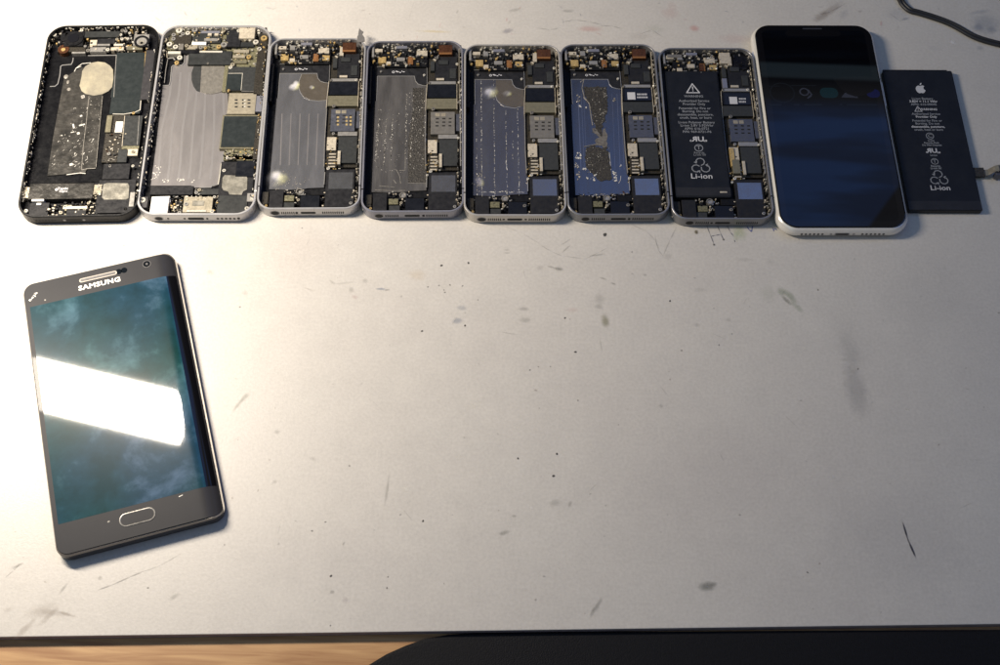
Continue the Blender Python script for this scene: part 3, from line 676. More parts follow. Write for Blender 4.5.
    # black battery bay header with disc
    mb = MB(); mb.prism([LP('E1', *q, 2.1) for q in ((165, 342), (575, 342), (578, 480), (545, 486), (505, 476), (482, 452), (473, 412), (163, 404))], 1.2, 2.1, 'black_plastic', .1); mb.build('bay_header', root)
    mb = MB(); line(mb, 'E1', [(160, 330), (570, 334), (575, 350), (580, 480)], .25, 1.6, 'film_edge', 1.0); mb.build('header_edge', root)
    # small illegible print on the header
    mb = MB(); x_, y_ = LP('E1', 296, 377, 2.15); mb.torus_ring(x_, y_, .85, .5, 2.0, 2.14, 'print', 14)
    for k, (a_, b__) in enumerate(((314, 330), (322, 343), (346, 360), (362, 371), (374, 390))):
        a0 = LP('E1', a_, 368+(k % 3)*5, 2.15); a1 = LP('E1', b__, 374+(k % 3)*5, 2.15); mb.box(a0[0], a0[1], a1[0], a1[1], 2.0, 2.13+.004*k, 'print', 0)
    mb.build('header_print', root)
    clutter(root, 'E1', 130, 150, 580, 325, 3.6, 5.4, 130, ['beige', 'bright', 'sim_grey', 'chip', 'brass', 'steel_shield', 'chip', 'black', 'black_plastic', 'pcb_dark'], .5, 1.9, 11, 'top_components')
    clutter(root, 'E1', 590, 150, 690, 280, 3.6, 5.4, 26, ['beige', 'brass', 'steel_shield', 'black', 'pcb_dark', 'black'], .5, 1.6, 12, 'top_components')
    clutter(root, 'E1', 835, 150, 868, 640, 4.0, 6.2, 44, ['beige', 'bright', 'sim_grey', 'chip', 'black', 'black', 'pcb_dark', 'steel_shield'], .3, 1.2, 13, 'rail_components')
    clutter(root, 'E2', 862, 60, 884, 664, 4.2, 6.6, 40, ['beige', 'bright', 'sim_grey', 'chip', 'black', 'inner_dark', 'steel_shield'], .3, 1.1, 14, 'rail_components')
    clutter(root, 'E3', 862, 0, 892, 480, 4.2, 6.6, 30, ['beige', 'bright', 'sim_grey', 'chip', 'black', 'inner_dark', 'steel_shield'], .3, 1.1, 15, 'rail_components')
    clutter(root, 'E2', 598, 440, 700, 664, 3.6, 5.0, 36, ['beige', 'bright', 'sim_grey', 'chip', 'pcb_dark', 'brass', 'black'], .3, 1.1, 16)
    clutter(root, 'E3', 600, 120, 720, 215, 3.2, 4.6, 26, ['beige', 'bright', 'sim_grey', 'chip', 'brass', 'gold', 'black'], .4, 1.2, 17)
    clutter(root, 'E3', 285, 380, 480, 532, 2.6, 4.4, 34, ['black', 'black_plastic', 'steel_shield', 'pcb_dark', 'beige', 'bright'], .5, 1.6, 18)
    clutter(root, 'E3', 600, 400, 680, 530, 2.6, 4.8, 18, ['black', 'black_plastic', 'pcb_dark', 'beige'], .5, 1.6, 19)
    clutter(root, 'E3', 96, 400, 165, 520, 3, 5.0, 16, ['black', 'inner_dark', 'steel_shield', 'beige', 'black_plastic'], .5, 1.4, 20)
    clutter(root, 'E3', 850, 400, 900, 520, 3, 5.8, 16, ['black', 'inner_dark', 'steel_shield', 'beige', 'pcb_dark'], .5, 1.4, 21)
    residue(root, 'e', 't', 26, 22, zr=(5, 7.3)); residue(root, 'e', 'r', 40, 23, zr=(4.5, 7.0))
    return root
def plate(root, zk1, zk3, mt, key='E', rim=True, left=165, bottom=375, left2=150):
    """battery bay plate drawn for the middle phone; the bay is the same in every small phone"""
    top = [('E1', 165, 410), ('E1', 472, 412), ('E1', 482, 452), ('E1', 505, 478), ('E1', 545, 490), ('E1', 574, 492)]
    bot = [('E2', 580, 300), ('E3', 598, 150), ('E3', 606, 368), ('E3', 470, 372), ('E3', 430, 380), ('E3', 300, 385), ('E3', left2, 378), ('E2', left2+4, 120), ('E1', 166, 616)]
    mb = MB(); pl = [LP(k, x, y, 1.9) for k, x, y in top+bot]; mb.prism(pl, 1.1, 1.9, mt, .12); o = mb.build('battery_bay', root)
    if rim:
        mb = MB(); line(mb, 'E1', [(166, 616), (165, 410), (350, 411), (472, 412), (482, 452), (505, 478), (545, 490), (576, 492)], .32, 1.85, 'film_edge', .25)
        mb.build('bay_rim', o); mb = MB(); line(mb, 'E3', [(605, 240), (606, 340)], .4, 1.85, 'film_edge', .8); mb.build('bay_rim', o)
    return o
SKIP = ()
tpl = small_shell()
phones = {'e': tpl}
for k in 'cdfg':
    sk = ('camera_module', 'bay_header', 'header_edge', 'header_print') if k == 'g' else ()
    c_ = copy_tree(tpl, None, sk); x, y, a = POSE[k][:3]; c_.location = (x*MM, y*MM, 0); c_.rotation_euler = (0, 0, a); phones[k] = c_
def jitter(root_, seed):
    rr = random.Random(seed)
    for ch in list(root_.children):
        nm = ch.name.split('.')[0]
        if nm in ('metal_clip', 'flex_connector', 'vibration_motor', 'earpiece_bar', 'front_camera', 'orange_flex', 'camera_module', 'camera_flex', 'connector_cover', 'flex_cover', 'dock_bracket', 'jack_ring', 'top_components', 'rail_components', 'screw', 'surface_components', 'adhesive_residue', 'cover_plate', 'dock_connector'):
            if (nm in ('metal_clip', 'screw') and rr.random() < .22): bpy.data.objects.remove(ch); continue
            if nm in ('top_components', 'surface_components') and len(ch.data.materials) > 2:
                ch.location.x += rr.uniform(-.8, .8)*MM; ch.location.y += rr.uniform(-.6, .6)*MM
            ch.location.x += rr.uniform(-.25, .25)*MM; ch.location.y += rr.uniform(-.3, .3)*MM
            if nm != 'screw': ch.rotation_euler.z = rr.gauss(0, .008)
for q_, k in enumerate('cdfg'): jitter(phones[k], 100+q_)
for k, fm in (('c', 'silver'), ('d', 'slate'), ('f', 'grey_metal'), ('g', 'grey_metal')): setmat(phones[k], 'frame', fm)
LB = {
 'c': 'silver opened phone with empty grey battery bay and torn metal tab, third from left',
 'd': 'grey opened phone whose dark battery bay is streaked with scratchy dried glue',
 'e': 'silver opened phone with dotted vertical glue lines in its bluish battery bay',
 'f': 'opened phone with blue battery bay and two torn black glue patches',
 'g': 'opened phone with its black battery still in place, beside the large white phone'}
for k, v in LB.items(): tag(phones[k], v, 'phone', 'opened phones in a row')

# third phone
c_ = phones['c']; setmat(c_, 'sim_reader', 'sim_blue')
o = plate(c_, 0, 0, 'well_plate')
mb = MB(); mb.prism([LP('E1', *q, 2.0) for q in ((340, 418), (470, 418), (480, 455), (505, 482), (545, 494), (566, 495))]+[LP('E1', 566, 636, 2.0)]+[LP('E1', *q, 2.0) for q in ((500, 640), (430, 632), (370, 600), (336, 540), (328, 480))], 1.9, 2.0, 'brown_film', .02); mb.build('tinted_film', o)
mb = MB(); line(mb, 'E1', [(345, 420), (330, 470), (328, 520), (345, 570), (380, 615), (430, 636), (500, 642), (566, 638)], .35, 1.95, 'film_edge', .12); mb.build('film_edge', o)
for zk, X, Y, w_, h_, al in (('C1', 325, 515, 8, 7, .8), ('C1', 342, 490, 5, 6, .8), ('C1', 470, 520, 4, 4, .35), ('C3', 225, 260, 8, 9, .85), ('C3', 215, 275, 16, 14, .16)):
    x_, y_ = LP(zk, X, Y, 2.1); soft_patch(o, x_, y_, 2.12, w_, h_, 20, (.85, .84, .80), al)  # bright glints on the bay, painted as whitish soft decals
mb = MB(); rr = random.Random(5)
for i in range(60):
    x_, y_ = LP('C3', rr.gauss(300, 75), rr.gauss(315, 40), 2.0)
    mb.obox(x_, y_, rr.uniform(.2, .8), rr.uniform(.2, .6), rr.uniform(0, 3), 1.85, 1.97+rr.uniform(0, .1), 'glue_pale')
for i in range(5):
    xa = 200+i*78; line(mb, 'C2', [(xa+25-i*3, 240), (xa+10-i*4, 664)], .8, 1.85, 'well_plate_pale', .05)
mb.build('glue_traces', o)
mb = MB()
for yy in (270, 300, 330):
    for xx in (690, 762, 796):
        a0 = LP('C2', xx-9, yy-10, 4.95); a1 = LP('C2', xx+9, yy+6, 4.95); mb.box(a0[0], a0[1], a1[0], a1[1], 4.8, 4.95, 'gold')
mb.build('gold_contacts', c_)
P3 = [(848, 138), (850, 96), (858, 80), (862, 48), (868, 24), (880, 40), (903, 56), (892, 76), (912, 104), (914, 134), (880, 142)]
mb = MB(); mb.prism([LP('C1', *q, 8.0) for q in P3], 7.62, 8.0, 'torn_steel', .1); mb.build('torn_tab', c_)

# fourth phone: scratchy glue
c_ = phones['d']; setmat(c_, 'speaker_label', 'speaker_label')
o = plate(c_, 0, 0, 'well_plate_dull')
mb = MB(); a0 = [LP('D1', 480, 480, 2), LP('D1', 578, 480, 2), LP('D2', 572, 300, 2), LP('D3', 590, 310, 2), LP('D3', 440, 312, 2), LP('D2', 440, 440, 2), LP('D2', 480, 160, 2)]
mb.prism(a0, 1.88, 1.98, 'glue_dark', .02); mb.build('dark_glue', o)
mb = MB(); rr = random.Random(8)
for zk, pts, nn in (('D', [(200, 240), (180, 560)], 50), ('D', [(262, 240), (238, 640)], 60), ('D', [(315, 240), (298, 560)], 50), ('D', [(430, 30), (420, 560)], 60), ('D', [(490, 120), (455, 640)], 60), ('D', [(590, 60), (590, 640)], 50), ('D', [(182, 300), (170, 600)], 40)):
    (xa, ya), (xb, yb) = pts; prev = None
    for i in range(nn):
        t = i/nn; X = xa+(xb-xa)*t+rr.gauss(0, 3.5); Y = ya+(yb-ya)*t
        p = toloc('d', *WP(355+X/SZ, 90+Y/SZ*1.0, 2.0))
        if prev and rr.random() < .72: strip(mb, [prev, p], rr.uniform(.14, .42), 1.9, rr.uniform(.05, .15), rr.choice(['glue_pale', 'residue', 'glue_pale', 'clear_glue']))
        prev = p
for pts in ([(420, 60), (418, 210), (370, 212)], [(345, 205), (372, 260), (380, 320)], [(325, 200), (350, 210)], [(320, 290), (342, 318)], [(440, 316), (590, 320)], [(165, 372), (300, 380), (420, 378)], [(205, 340), (330, 350)]):
    line(mb, 'D3', pts, .28, 1.9, 'glue_pale', .12)
for i in range(420):
    if rr.random() < .65: X, Y = rr.uniform(450, 590), rr.uniform(20, 660)
    else: X, Y = rr.uniform(170, 440), rr.uniform(150, 690)
    x_, y_ = LP('D2', X, Y, 2.05); mb.obox(x_, y_, rr.uniform(.12, .5), rr.uniform(.12, .45), rr.uniform(0, 3), 1.85, 1.99+rr.uniform(0, .1), rr.choice(['glue_pale', 'residue', 'clear_glue', 'glue_pale']))
mb.build('glue_streaks', o)

# fifth phone: dotted lines
c_ = phones['e']; o = plate(c_, 0, 0, 'well_plate_gloss')
mb = MB(); mb.prism([LP('E1', *q, 2.0) for q in ((340, 418), (470, 418), (480, 455), (505, 482), (545, 494), (570, 495), (570, 632), (500, 642), (430, 632), (370, 600), (336, 540))], 1.9, 2.0, 'brown_film', .02); mb.build('tinted_film', o)
mb = MB(); line(mb, 'E1', [(336, 540), (348, 580), (375, 612), (410, 636), (470, 646), (500, 650), (545, 636)], .35, 1.95, 'film_edge', .12); mb.build('film_edge', o)
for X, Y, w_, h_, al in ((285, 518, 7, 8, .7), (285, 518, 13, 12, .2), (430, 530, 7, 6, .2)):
    x_, y_ = LP('E1', X, Y, 2.1); soft_patch(o, x_, y_, 2.12, w_, h_, 20, (.80, .80, .84), al)  # glint and its halo painted on the bay as pale decals
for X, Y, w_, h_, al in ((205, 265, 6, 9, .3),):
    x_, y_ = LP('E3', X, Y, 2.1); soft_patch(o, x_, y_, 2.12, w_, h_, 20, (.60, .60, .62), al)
mb = MB(); rr = random.Random(9)
for xa, xb, ya, yb in ((218, 226, -60, 980), (322, 332, -60, 980), (422, 434, 180, 980), (478, 482, 300, 640), (520, 536, 180, 980), (176, 186, 180, 980)):
    n_ = int((yb-ya)/13)
    for i in range(n_):
        t = i/n_
        if rr.random() < .25 or (xa in (176, 478) and rr.random() < .5): continue
        x_, y_ = LP('E2', xa+(xb-xa)*t+rr.gauss(0, 2), ya+(yb-ya)*t-20, 2.0)
        mb.obox(x_, y_, rr.uniform(.22, .5), rr.uniform(.3, 1.3), rr.gauss(0, .15), 1.85, 1.99, rr.choice(['residue', 'glue_pale', 'film_edge']))
for i in range(34):
    x_, y_ = LP('E3', 190+i*11.5+rr.gauss(0, 2), 348+rr.gauss(0, 3), 2.0)
    if rr.random() < .7: mb.obox(x_, y_, rr.uniform(.5, 1.3), rr.uniform(.3, .8), rr.gauss(0, .3), 1.85, 2.02, rr.choice(['residue', 'film_edge']))
for i in range(40):
    x_, y_ = LP('E3', rr.gauss(200, 22), rr.gauss(265, 35), 2.0); mb.obox(x_, y_, rr.uniform(.2, .9), rr.uniform(.2, .8), rr.uniform(0, 3), 1.85, 2.0, 'glue_pale')
mb.build('glue_dots', o)

# sixth phone: foil with torn glue
c_ = phones['f']; setmat(c_, 'sim_reader', 'sim_blue')
o = plate(c_, 0, 0, 'well_plate_foil')
mb = MB()
for xa, w_ in ((205, .5), (232, .25), (252, .2), (488, .2), (530, .3), (562, .2)): line(mb, 'F2', [(xa-14, 30), (xa, 350), (xa+12, 664)], w_, 1.86, 'foil_line', .06)
mb.build('foil_lines', o)
def jag(P_, seed, amp=.35, step=1.0):
    rr = random.Random(seed); out = []
    for (x0, y0), (x1, y1) in zip(P_, P_[1:]+P_[:1]):
        n_ = max(1, int(math.hypot(x1-x0, y1-y0)/step))
        for i in range(n_): t = i/n_; out.append((x0+(x1-x0)*t+rr.gauss(0, amp), y0+(y1-y0)*t+rr.gauss(0, amp)))
    return out
A = [('F1', 240, 470), ('F1', 430, 476), ('F1', 436, 640), ('F2', 434, 190), ('F2', 405, 270), ('F2', 385, 385), ('F2', 345, 320), ('F2', 312, 240), ('F2', 298, 150), ('F2', 265, 90), ('F1', 245, 530)]
B = [('F2', 250, 478), ('F2', 330, 455), ('F2', 395, 490), ('F2', 436, 470), ('F2', 450, 560), ('F3', 466, 120), ('F3', 470, 246), ('F3', 372, 254), ('F3', 318, 205), ('F3', 258, 150), ('F3', 252, 60)]
C = [('F2', 310, 320), ('F2', 345, 318), ('F2', 385, 385), ('F2', 400, 322), ('F2', 430, 305), ('F2', 418, 340), ('F2', 440, 380), ('F2', 430, 470), ('F2', 410, 500), ('F2', 388, 462), ('F2', 330, 458), ('F2', 345, 405), ('F2', 370, 390), ('F2', 330, 360)]
for nm, P_, sd in (('torn_glue', A, 1), ('torn_glue', B, 2)):
    mb = MB(); mb.prism(jag([LP(*q, 2.2) for q in P_], sd), 1.85, 2.15, 'glue_dark', 0); mb.build(nm, o)
mb = MB(); mb.prism(jag([LP(*q, 2.2) for q in C], 3, .2), 1.85, 2.08, 'film_grey', 0)
line(mb, 'F1', [(215, 430), (240, 412), (225, 480), (245, 560), (290, 610), (300, 660)], .45, 1.88, 'glue_pale', .25); line(mb, 'F2', [(240, 60), (285, 110), (298, 200), (312, 290)], .45, 1.88, 'glue_pale', .3)
line(mb, 'F2', [(245, 470), (280, 462), (330, 452)], .4, 1.88, 'glue_pale', .3); line(mb, 'F2', [(452, 520), (466, 664)], .25, 1.88, 'residue', .2); line(mb, 'F3', [(548, 215), (545, 250), (530, 275)], .25, 1.88, 'residue', .2)
mb.build('torn_film', o)
mb = MB(); rr = random.Random(4)
for zk, X, Y, w_, h_, mt, n_ in (('F2', 195, 548, 3.2, 4.0, 'residue', 7), ('F2', 182, 625, 2, 4, 'residue', 5), ('F3', 195, 45, 3.4, 4, 'residue', 6), ('F3', 182, 125, 2, 4.5, 'beige', 5), ('F3', 188, 215, 2.2, 6, 'beige', 6), ('F3', 300, 240, 5, 2.5, 'residue', 8), ('F3', 495, 195, 3.5, 3.5, 'bright', 7), ('F3', 495, 242, 4, 2.6, 'bright', 6), ('F3', 245, 158, 3, 1, 'bright', 4), ('F2', 212, 142, .8, 2, 'bright', 2), ('F2', 262, 140, .5, 2, 'residue', 2), ('F3', 547, 128, 1, 1.6, 'bright', 2), ('F1', 195, 570, 2, 6, 'glue_pale', 6), ('F3', 335, 215, 1.2, 2, 'bright', 3), ('F3', 575, 352, 2, 1, 'copper', 2), ('F1', 480, 580, 3, 2, 'glue_pale', 4), ('F1', 410, 520, 2, 9, 'glue_pale', 8), ('F2', 400, 190, 4, 6, 'glue_pale', 10)):
    cx_, cy_ = LP(zk, X, Y, 2.1)
    for i in range(n_): mb.obox(cx_+rr.uniform(-w_, w_)*.5, cy_+rr.uniform(-h_, h_)*.5, rr.uniform(.3, 1.2), rr.uniform(.3, 1.1), rr.uniform(0, 3), 1.85, 2.1+rr.uniform(0, .25), mt)
for i in range(110):
    x_, y_ = LP('F2', rr.uniform(255, 450), rr.uniform(470, 700), 2.3); mb.obox(x_, y_, rr.uniform(.1, .5), rr.uniform(.1, .5), rr.uniform(0, 3), 2.0, 2.2+rr.uniform(0, .12), rr.choice(['glue_pale', 'clear_glue', 'residue', 'glue_dark']))
for i in range(110):
    x_, y_ = LP('F1', rr.uniform(310, 430), rr.uniform(480, 860), 2.3); mb.obox(x_, y_, rr.uniform(.1, .5), rr.uniform(.1, .5), rr.uniform(0, 3), 2.0, 2.2+rr.uniform(0, .12), rr.choice(['glue_pale', 'clear_glue', 'residue', 'glue_dark']))
for i in range(50):
    x_, y_ = LP('F3', 160+rr.uniform(0, 440), 372+rr.gauss(0, 7), 2.0); mb.obox(x_, y_, rr.uniform(.4, 1.6), rr.uniform(.2, .8), rr.gauss(0, .3), 1.6, 1.95, rr.choice(['well_plate_foil', 'glue_pale', 'inner_dark']))
mb.build('glue_bits', o)

def stickered(c_, k, x0, y0, x1, y1, sqx0, sqx1, tx):
    mb = MB(); a0 = LP(k+'1', x0, y0, 4.35); a1 = LP(k+'1', x1, y1, 4.35); mb.box(a0[0], a0[1], a1[0], a1[1], 4.15, 4.35, 'black_gloss'); s = mb.build('chip_sticker', c_)
    mb = MB(); a0 = LP(k+'1', sqx0, y0+30, 4.4); a1 = LP(k+'1', sqx1, y0+90, 4.4); mb.box(a0[0], a0[1], a1[0], a1[1], 4.3, 4.4, 'print', 0); mb.build('white_square', s)
    mb = MB(); rr = random.Random(2)
    for j, yy in enumerate((y0+40, y0+65)):
        X = tx
        while X < x1-45:
            w_ = rr.uniform(6, 12); a0 = LP(k+'1', X, yy, 4.4); a1 = LP(k+'1', X+w_, yy+13, 4.4); mb.box(a0[0], a0[1], a1[0], a1[1], 4.3, 4.4, 'print', 0); X += w_+2.5
    mb.build('sticker_print', s)
    return s
stickered(c_, 'F', 578, 488, 808, 584, 600, 670, 682)
c_ = phones['g']; setmat(c_, 'sim_reader', 'sim_blue')
stickered(c_, 'G', 572, 484, 802, 580, 616, 688, 698)
for k in 'fg': setmat(phones[k], 'shield', 'chip')

# text block for batteries, mark shapes
def recycle(root, cx, cy, r, z, mt):
    mb = MB()
    for k in range(3):
        a = R(90+120*k); ox, oy = cx+r*.52*math.cos(a), cy+r*.52*math.sin(a)
        pts = [(ox+r*.42*math.cos(a+R(t)), oy+r*.42*math.sin(a+R(t))) for t in range(-170, 120, 40)]
        strip(mb, pts, r*.10, z, .02, mt)
        e = pts[-1]; d = a+R(110)+R(90)
        strip(mb, [(e[0]+r*.2*math.cos(d+2.5), e[1]+r*.2*math.sin(d+2.5)), e, (e[0]+r*.2*math.cos(d-2.5), e[1]+r*.2*math.sin(d-2.5))], r*.10, z, .02, mt)
    return mb.build('recycling_mark', root)
def warn(root, cx, cy, s, z, mt):
    mb = MB(); t = [(cx-s*.6, cy-s*.45), (cx+s*.6, cy-s*.45), (cx, cy+s*.6), (cx-s*.6, cy-s*.45)]
    strip(mb, t, s*.11, z, .02, mt); mb.box(cx-s*.05, cy-s*.08, cx+s*.05, cy+s*.28, z, z+.03, mt, 0); mb.box(cx-s*.05, cy-s*.28, cx+s*.05, cy-s*.18, z, z+.03, mt, 0)
    return mb.build('warning_triangle', root)
def ringmark(root, cx, cy, r, z, mt, body):
    mb = MB(); mb.torus_ring(cx, cy, r, r*.8, z-.02, z+.03, mt, 22); o = mb.build('round_mark', root)
    text_mesh('round_mark_text', body, cx, cy, z+.02, r*1.5, mt, root, bold=.03); return o
# seventh phone: battery in place
cz = 5.0
root = c_
aa = LP('G1', 95, 296, cz); bb = LP('G3', 640, 352, cz)
bx0, by1, bx1, by0 = aa[0], aa[1], bb[0], bb[1]
bx0 = toloc('g', *WP(655+150/SZ, 155+352/SZ, cz))[0]*.5+bx0*.5
mb = MB(); pr = rrect(bx0, by0, bx1, by1, 1.2, 4)
mb.rings([[(x, y, 1.2) for x, y in pr], [(x, y, cz-.9) for x, y in pr], [(x*1, y, cz-.25) for x, y in rrect(bx0+.25, by0+.25, bx1-.25, by1-.25, 1, 4)], [(x, y, cz) for x, y in rrect(bx0+.9, by0+.9, bx1-.9, by1-.9, .8, 4)]], 'battery_wrap', True, True)
bat = mb.build('battery', root)
mb = MB(); mb.box(bx0+.3, by0+1, bx1-.3, by0+6.8, cz-.2, cz+.12, 'battery_end', .1); mb.build('battery_end_tape', bat)
mb = MB(); a0 = LP('G3', 540, 302, cz+.2); a1 = LP('G3', 600, 314, cz+.2); mb.box(a0[0], a0[1], a1[0], a1[1], cz+.1, cz+.16, 'beige', 0); mb.build('tape_scrap', bat)
def gtxt(s, X, Y, zk, size, mt='print', **k):
    u, v = LP(zk, X, Y, cz+.03); return text_mesh('battery_print', s, u, v, cz+.03, size, mt, bat, **k)
u, v = LP('G1', 314, 448, cz); warn(bat, u, v, 6.4, cz+.01, 'print')
for s, X, Y, zk in (('WARNING', 322, 510, 'G1'), ('Authorized Service', 325, 548, 'G1'), ('Provider Only', 324, 575, 'G1'), ('Potential for Fire or', 330, 610, 'G1'), ('Burning. Do not', 334, 635, 'G1'), ('disassemble, puncture,', 336, 163, 'G2'), ('crush, heat, or burn', 338, 189, 'G2'), ('Li-ion Polymer Battery', 345, 228, 'G2'), ('Li-ion 3.8V 5.92Whr', 348, 254, 'G2'), ('APN: 616-0721', 350, 280, 'G2'), ('P/N: 969-0721-P6', 350, 306, 'G2')):
    gtxt(s, X, Y, zk, 2.35, 'print_dim', bold=.035)
gtxt('UR', 358, 368, 'G2', 4.8, bold=.12, sx=-1.15); gtxt('us', 418, 378, 'G2', 2.6, bold=.06); gtxt('c', 297, 378, 'G2', 2.6, bold=.06)
u, v = LP('G2', 364, 440, cz); ringmark(bat, u, v, 2.6, cz+.01, 'print_dim', 'T')
gtxt('Recycle', 368, 480, 'G2', 2.0, 'print_dim'); gtxt('Li-ion 00', 372, 498, 'G2', 2.0, 'print_dim')
u, v = LP('G2', 380, 592, cz); recycle(bat, u, v, 6.0, cz+.01, 'print_dim')
gtxt('Li-ion', 388, 177, 'G3', 5.0, bold=.04, sx=1.12)
rows(root, 'g', [('battery_connector', 'khaki_shield', 'G2', 640, 536, 714, 650, 3.5, 5.8), ('battery_flex', 'brass', 'G2', 618, 440, 672, 590, 3.5, 5.2), ('front_camera_plate', 'beige', 'G1', 532, 146, 632, 236, 2, 5.6), ('black_module', 'inner_dark', 'G1', 640, 150, 790, 285, 1, 4.5), ('flex_step', 'slate', 'G1', 556, 360, 606, 440, 2, 4.6), ('flex_step', 'chip', 'G1', 560, 262, 584, 350, 2, 4.6), ('vibration_motor_case', 'sim_grey', 'G1', 100, 160, 225, 186, 2, 5.8), ('orange_flex', 'copper', 'G1', 368, 240, 406, 296, 2, 4.9), ('metal_clip', 'beige', 'G1', 272, 240, 330, 272, 2, 5.0)], {})
clutter(root, 'G1', 430, 130, 560, 290, 3.6, 5.8, 46, ['beige', 'copper', 'steel_shield', 'bright', 'black', 'pcb_dark'], .5, 1.7, 31, 'top_components')
clutter(root, 'G1', 640, 120, 810, 290, 3.6, 5.8, 30, ['black', 'black_plastic', 'inner_dark', 'pcb_dark', 'steel_shield'], .6, 2.2, 32, 'top_components')
for k in 'cdf':
    clutter(phones[k], k.upper()+'1', 150, 130, 600, 300, 4.0, 5.8, 36, ['beige', 'bright', 'sim_grey', 'chip', 'brass', 'steel_shield', 'black', 'black_plastic'], .4, 1.7, ord(k), 'top_components')

# ------------------------------------------------------------------ leftmost phone, black band
x, y, a, W_, L_, H_ = POSE['a']
root = tag(empty('opened_phone', x, y, 0, a), 'black framed opened phone with a round cream sticker, leftmost in the row', 'phone', 'opened phones in a row')
shell(root, W_, L_, H_, 11, 'black_frame', wall=1.3)
hz = 3.4
ax = lambda xz: toloc('a', *WP(15+xz/SZ, 150+585/SZ, hz))[0]
grille(root, ax(180), ax(335), 7, L_, hz, .7, .7); slot(root, 'charging_port', ax(490), L_, hz, 8.6, 2.2); grille(root, ax(672), ax(850), 8, L_, hz, .7, .7)
hole_disc(root, 'screw', ax(412), L_, hz, .8, .8, 'grey_metal'); hole_disc(root, 'screw', ax(573), L_, hz, .8, .8, 'grey_metal')
mb = MB(); mb.box(W_/2-.1, 22, W_/2+.4, 34, 2.6, 4.4, 'black_frame', .15); mb.build('side_button', root)
P = rows(root, 'a', [
 ('camera_module', 'black', 'A1', 215, 95, 355, 215, 1, 5.6),
 ('top_bracket', 'graphite_film', 'A1', 370, 95, 660, 140, 1, 5.2),
 ('sensor_block', 'beige', 'A1', 420, 165, 470, 210, 1, 4.8),
 ('flex_strip', 'black_plastic', 'A1', 475, 155, 620, 195, 1, 4.6),
 ('bright_clip', 'steel_shield', 'A1', 476, 198, 580, 212, 1, 4.9),
 ('bright_clip', 'bright', 'A1', 615, 197, 690, 212, 1, 4.9),
 ('bracket_bar', 'pcb_dark', 'A1', 150, 225, 375, 262, 1, 4.4),
 ('connector_plate', 'steel_shield', 'A1', 418, 226, 545, 262, 1, 4.6),
 ('connector_plate', 'beige', 'A1', 590, 226, 695, 250, 1, 4.4),
 ('connector_plate', 'khaki_shield', 'A1', 730, 216, 850, 246, 1, 4.4),
 ('bright_clip', 'steel_shield', 'A1', 265, 263, 375, 276, 1, 4.2),
 ('lens_bracket', 'steel_shield', 'A1', 785, 120, 900, 210, 1, 4.8),
 ('logic_board', 'chip_teal', 'A1', 640, 272, 872, 640, 1, 3.8),
 ('logic_board_middle', 'chip_teal', 'A2', 685, 10, 912, 195, 1, 3.7),
 ('lower_shield', 'chip', 'A2', 790, 214, 908, 462, 1, 3.9),
 ('connector_bay', 'pcb_dark', 'A2', 650, 205, 780, 600, 1, 2.8),
 ('connector', 'white_plastic', 'A2', 716, 262, 764, 350, 2, 4.2),
 ('bracket_tab', 'khaki_shield', 'A2', 642, 210, 668, 350, 1, 4.0),
 ('shield_edge', 'pcb_green', 'A2', 765, 462, 905, 488, 1, 3.6),
 ('screw_bracket', 'beige', 'A2', 808, 488, 892, 545, 1, 3.4),
 ('grey_flex', 'chip', 'A2', 735, 495, 800, 600, 1, 3.8),
 ('black_cover', 'black_plastic', 'A3', 740, 115, 945, 240, 1, 3.2),
 ('speaker_module', 'black_plastic', 'A3', 700, 250, 975, 520, 1, 4.0),
 ('haptic_module', 'graphite_slab', 'A3', 128, 282, 640, 402, 1, 5.0),
 ('haptic_end_plate', 'beige', 'A3', 84, 310, 130, 398, 1, 4.2),
 ('haptic_end_plate', 'sim_tan', 'A3', 650, 288, 712, 370, 1, 4.4),
 ('corner_antenna', 'black_plastic', 'A3', 130, 440, 270, 545, 1, 3.8),
 ('dock_connector', 'black_plastic', 'A3', 430, 500, 585, 545, 1, 4.6),
 ('dock_bracket', 'beige', 'A3', 400, 468, 600, 488, 1, 4.8),
 ('white_tab', 'white_plastic', 'A3', 140, 408, 238, 424, 1, 5.0),
 ('white_tab', 'white_plastic', 'A3', 180, 440, 216, 456, 1, 4.6),
 ('right_clip', 'steel_shield', 'A3', 960, 350, 985, 470, 1, 4.6),
 ('side_rail', 'charcoal_side', 'A1', 884, 250, 912, 660, 1, 4.8),
], {})
mb = MB(); x_, y_ = LP('A1', 282, 150, 6.3); mb.cyl(x_, y_, 5.6, 2, 6.2, 'black', 24); mb.cyl(x_-.3, y_, 3.4, 6.1, 6.5, 'black_gloss', 20); x_, y_ = LP('A1', 216, 140, 5.8); mb.cyl(x_, y_, 3.6, 2, 5.6, 'black', 18); mb.build('camera_lens', P['camera_module'])
mb = MB(); x_, y_ = LP('A1', 195, 240, 5); mb.cyl(x_, y_, 3.4, 1, 4.9, 'copper', 16); mb.cyl(x_, y_-.6, 1.3, 4.8, 5.2, 'brass', 14); mb.build('microphone', root)
mb = MB(); x_, y_ = LP('A1', 845, 178, 5); mb.torus_ring(x_, y_, 4.6, 3.2, 2, 5.1, 'black'); mb.cyl(x_, y_-.8, 1.9, 2, 5.0, 'worn_label', 16); mb.build('lens_ring', P['lens_bracket'])
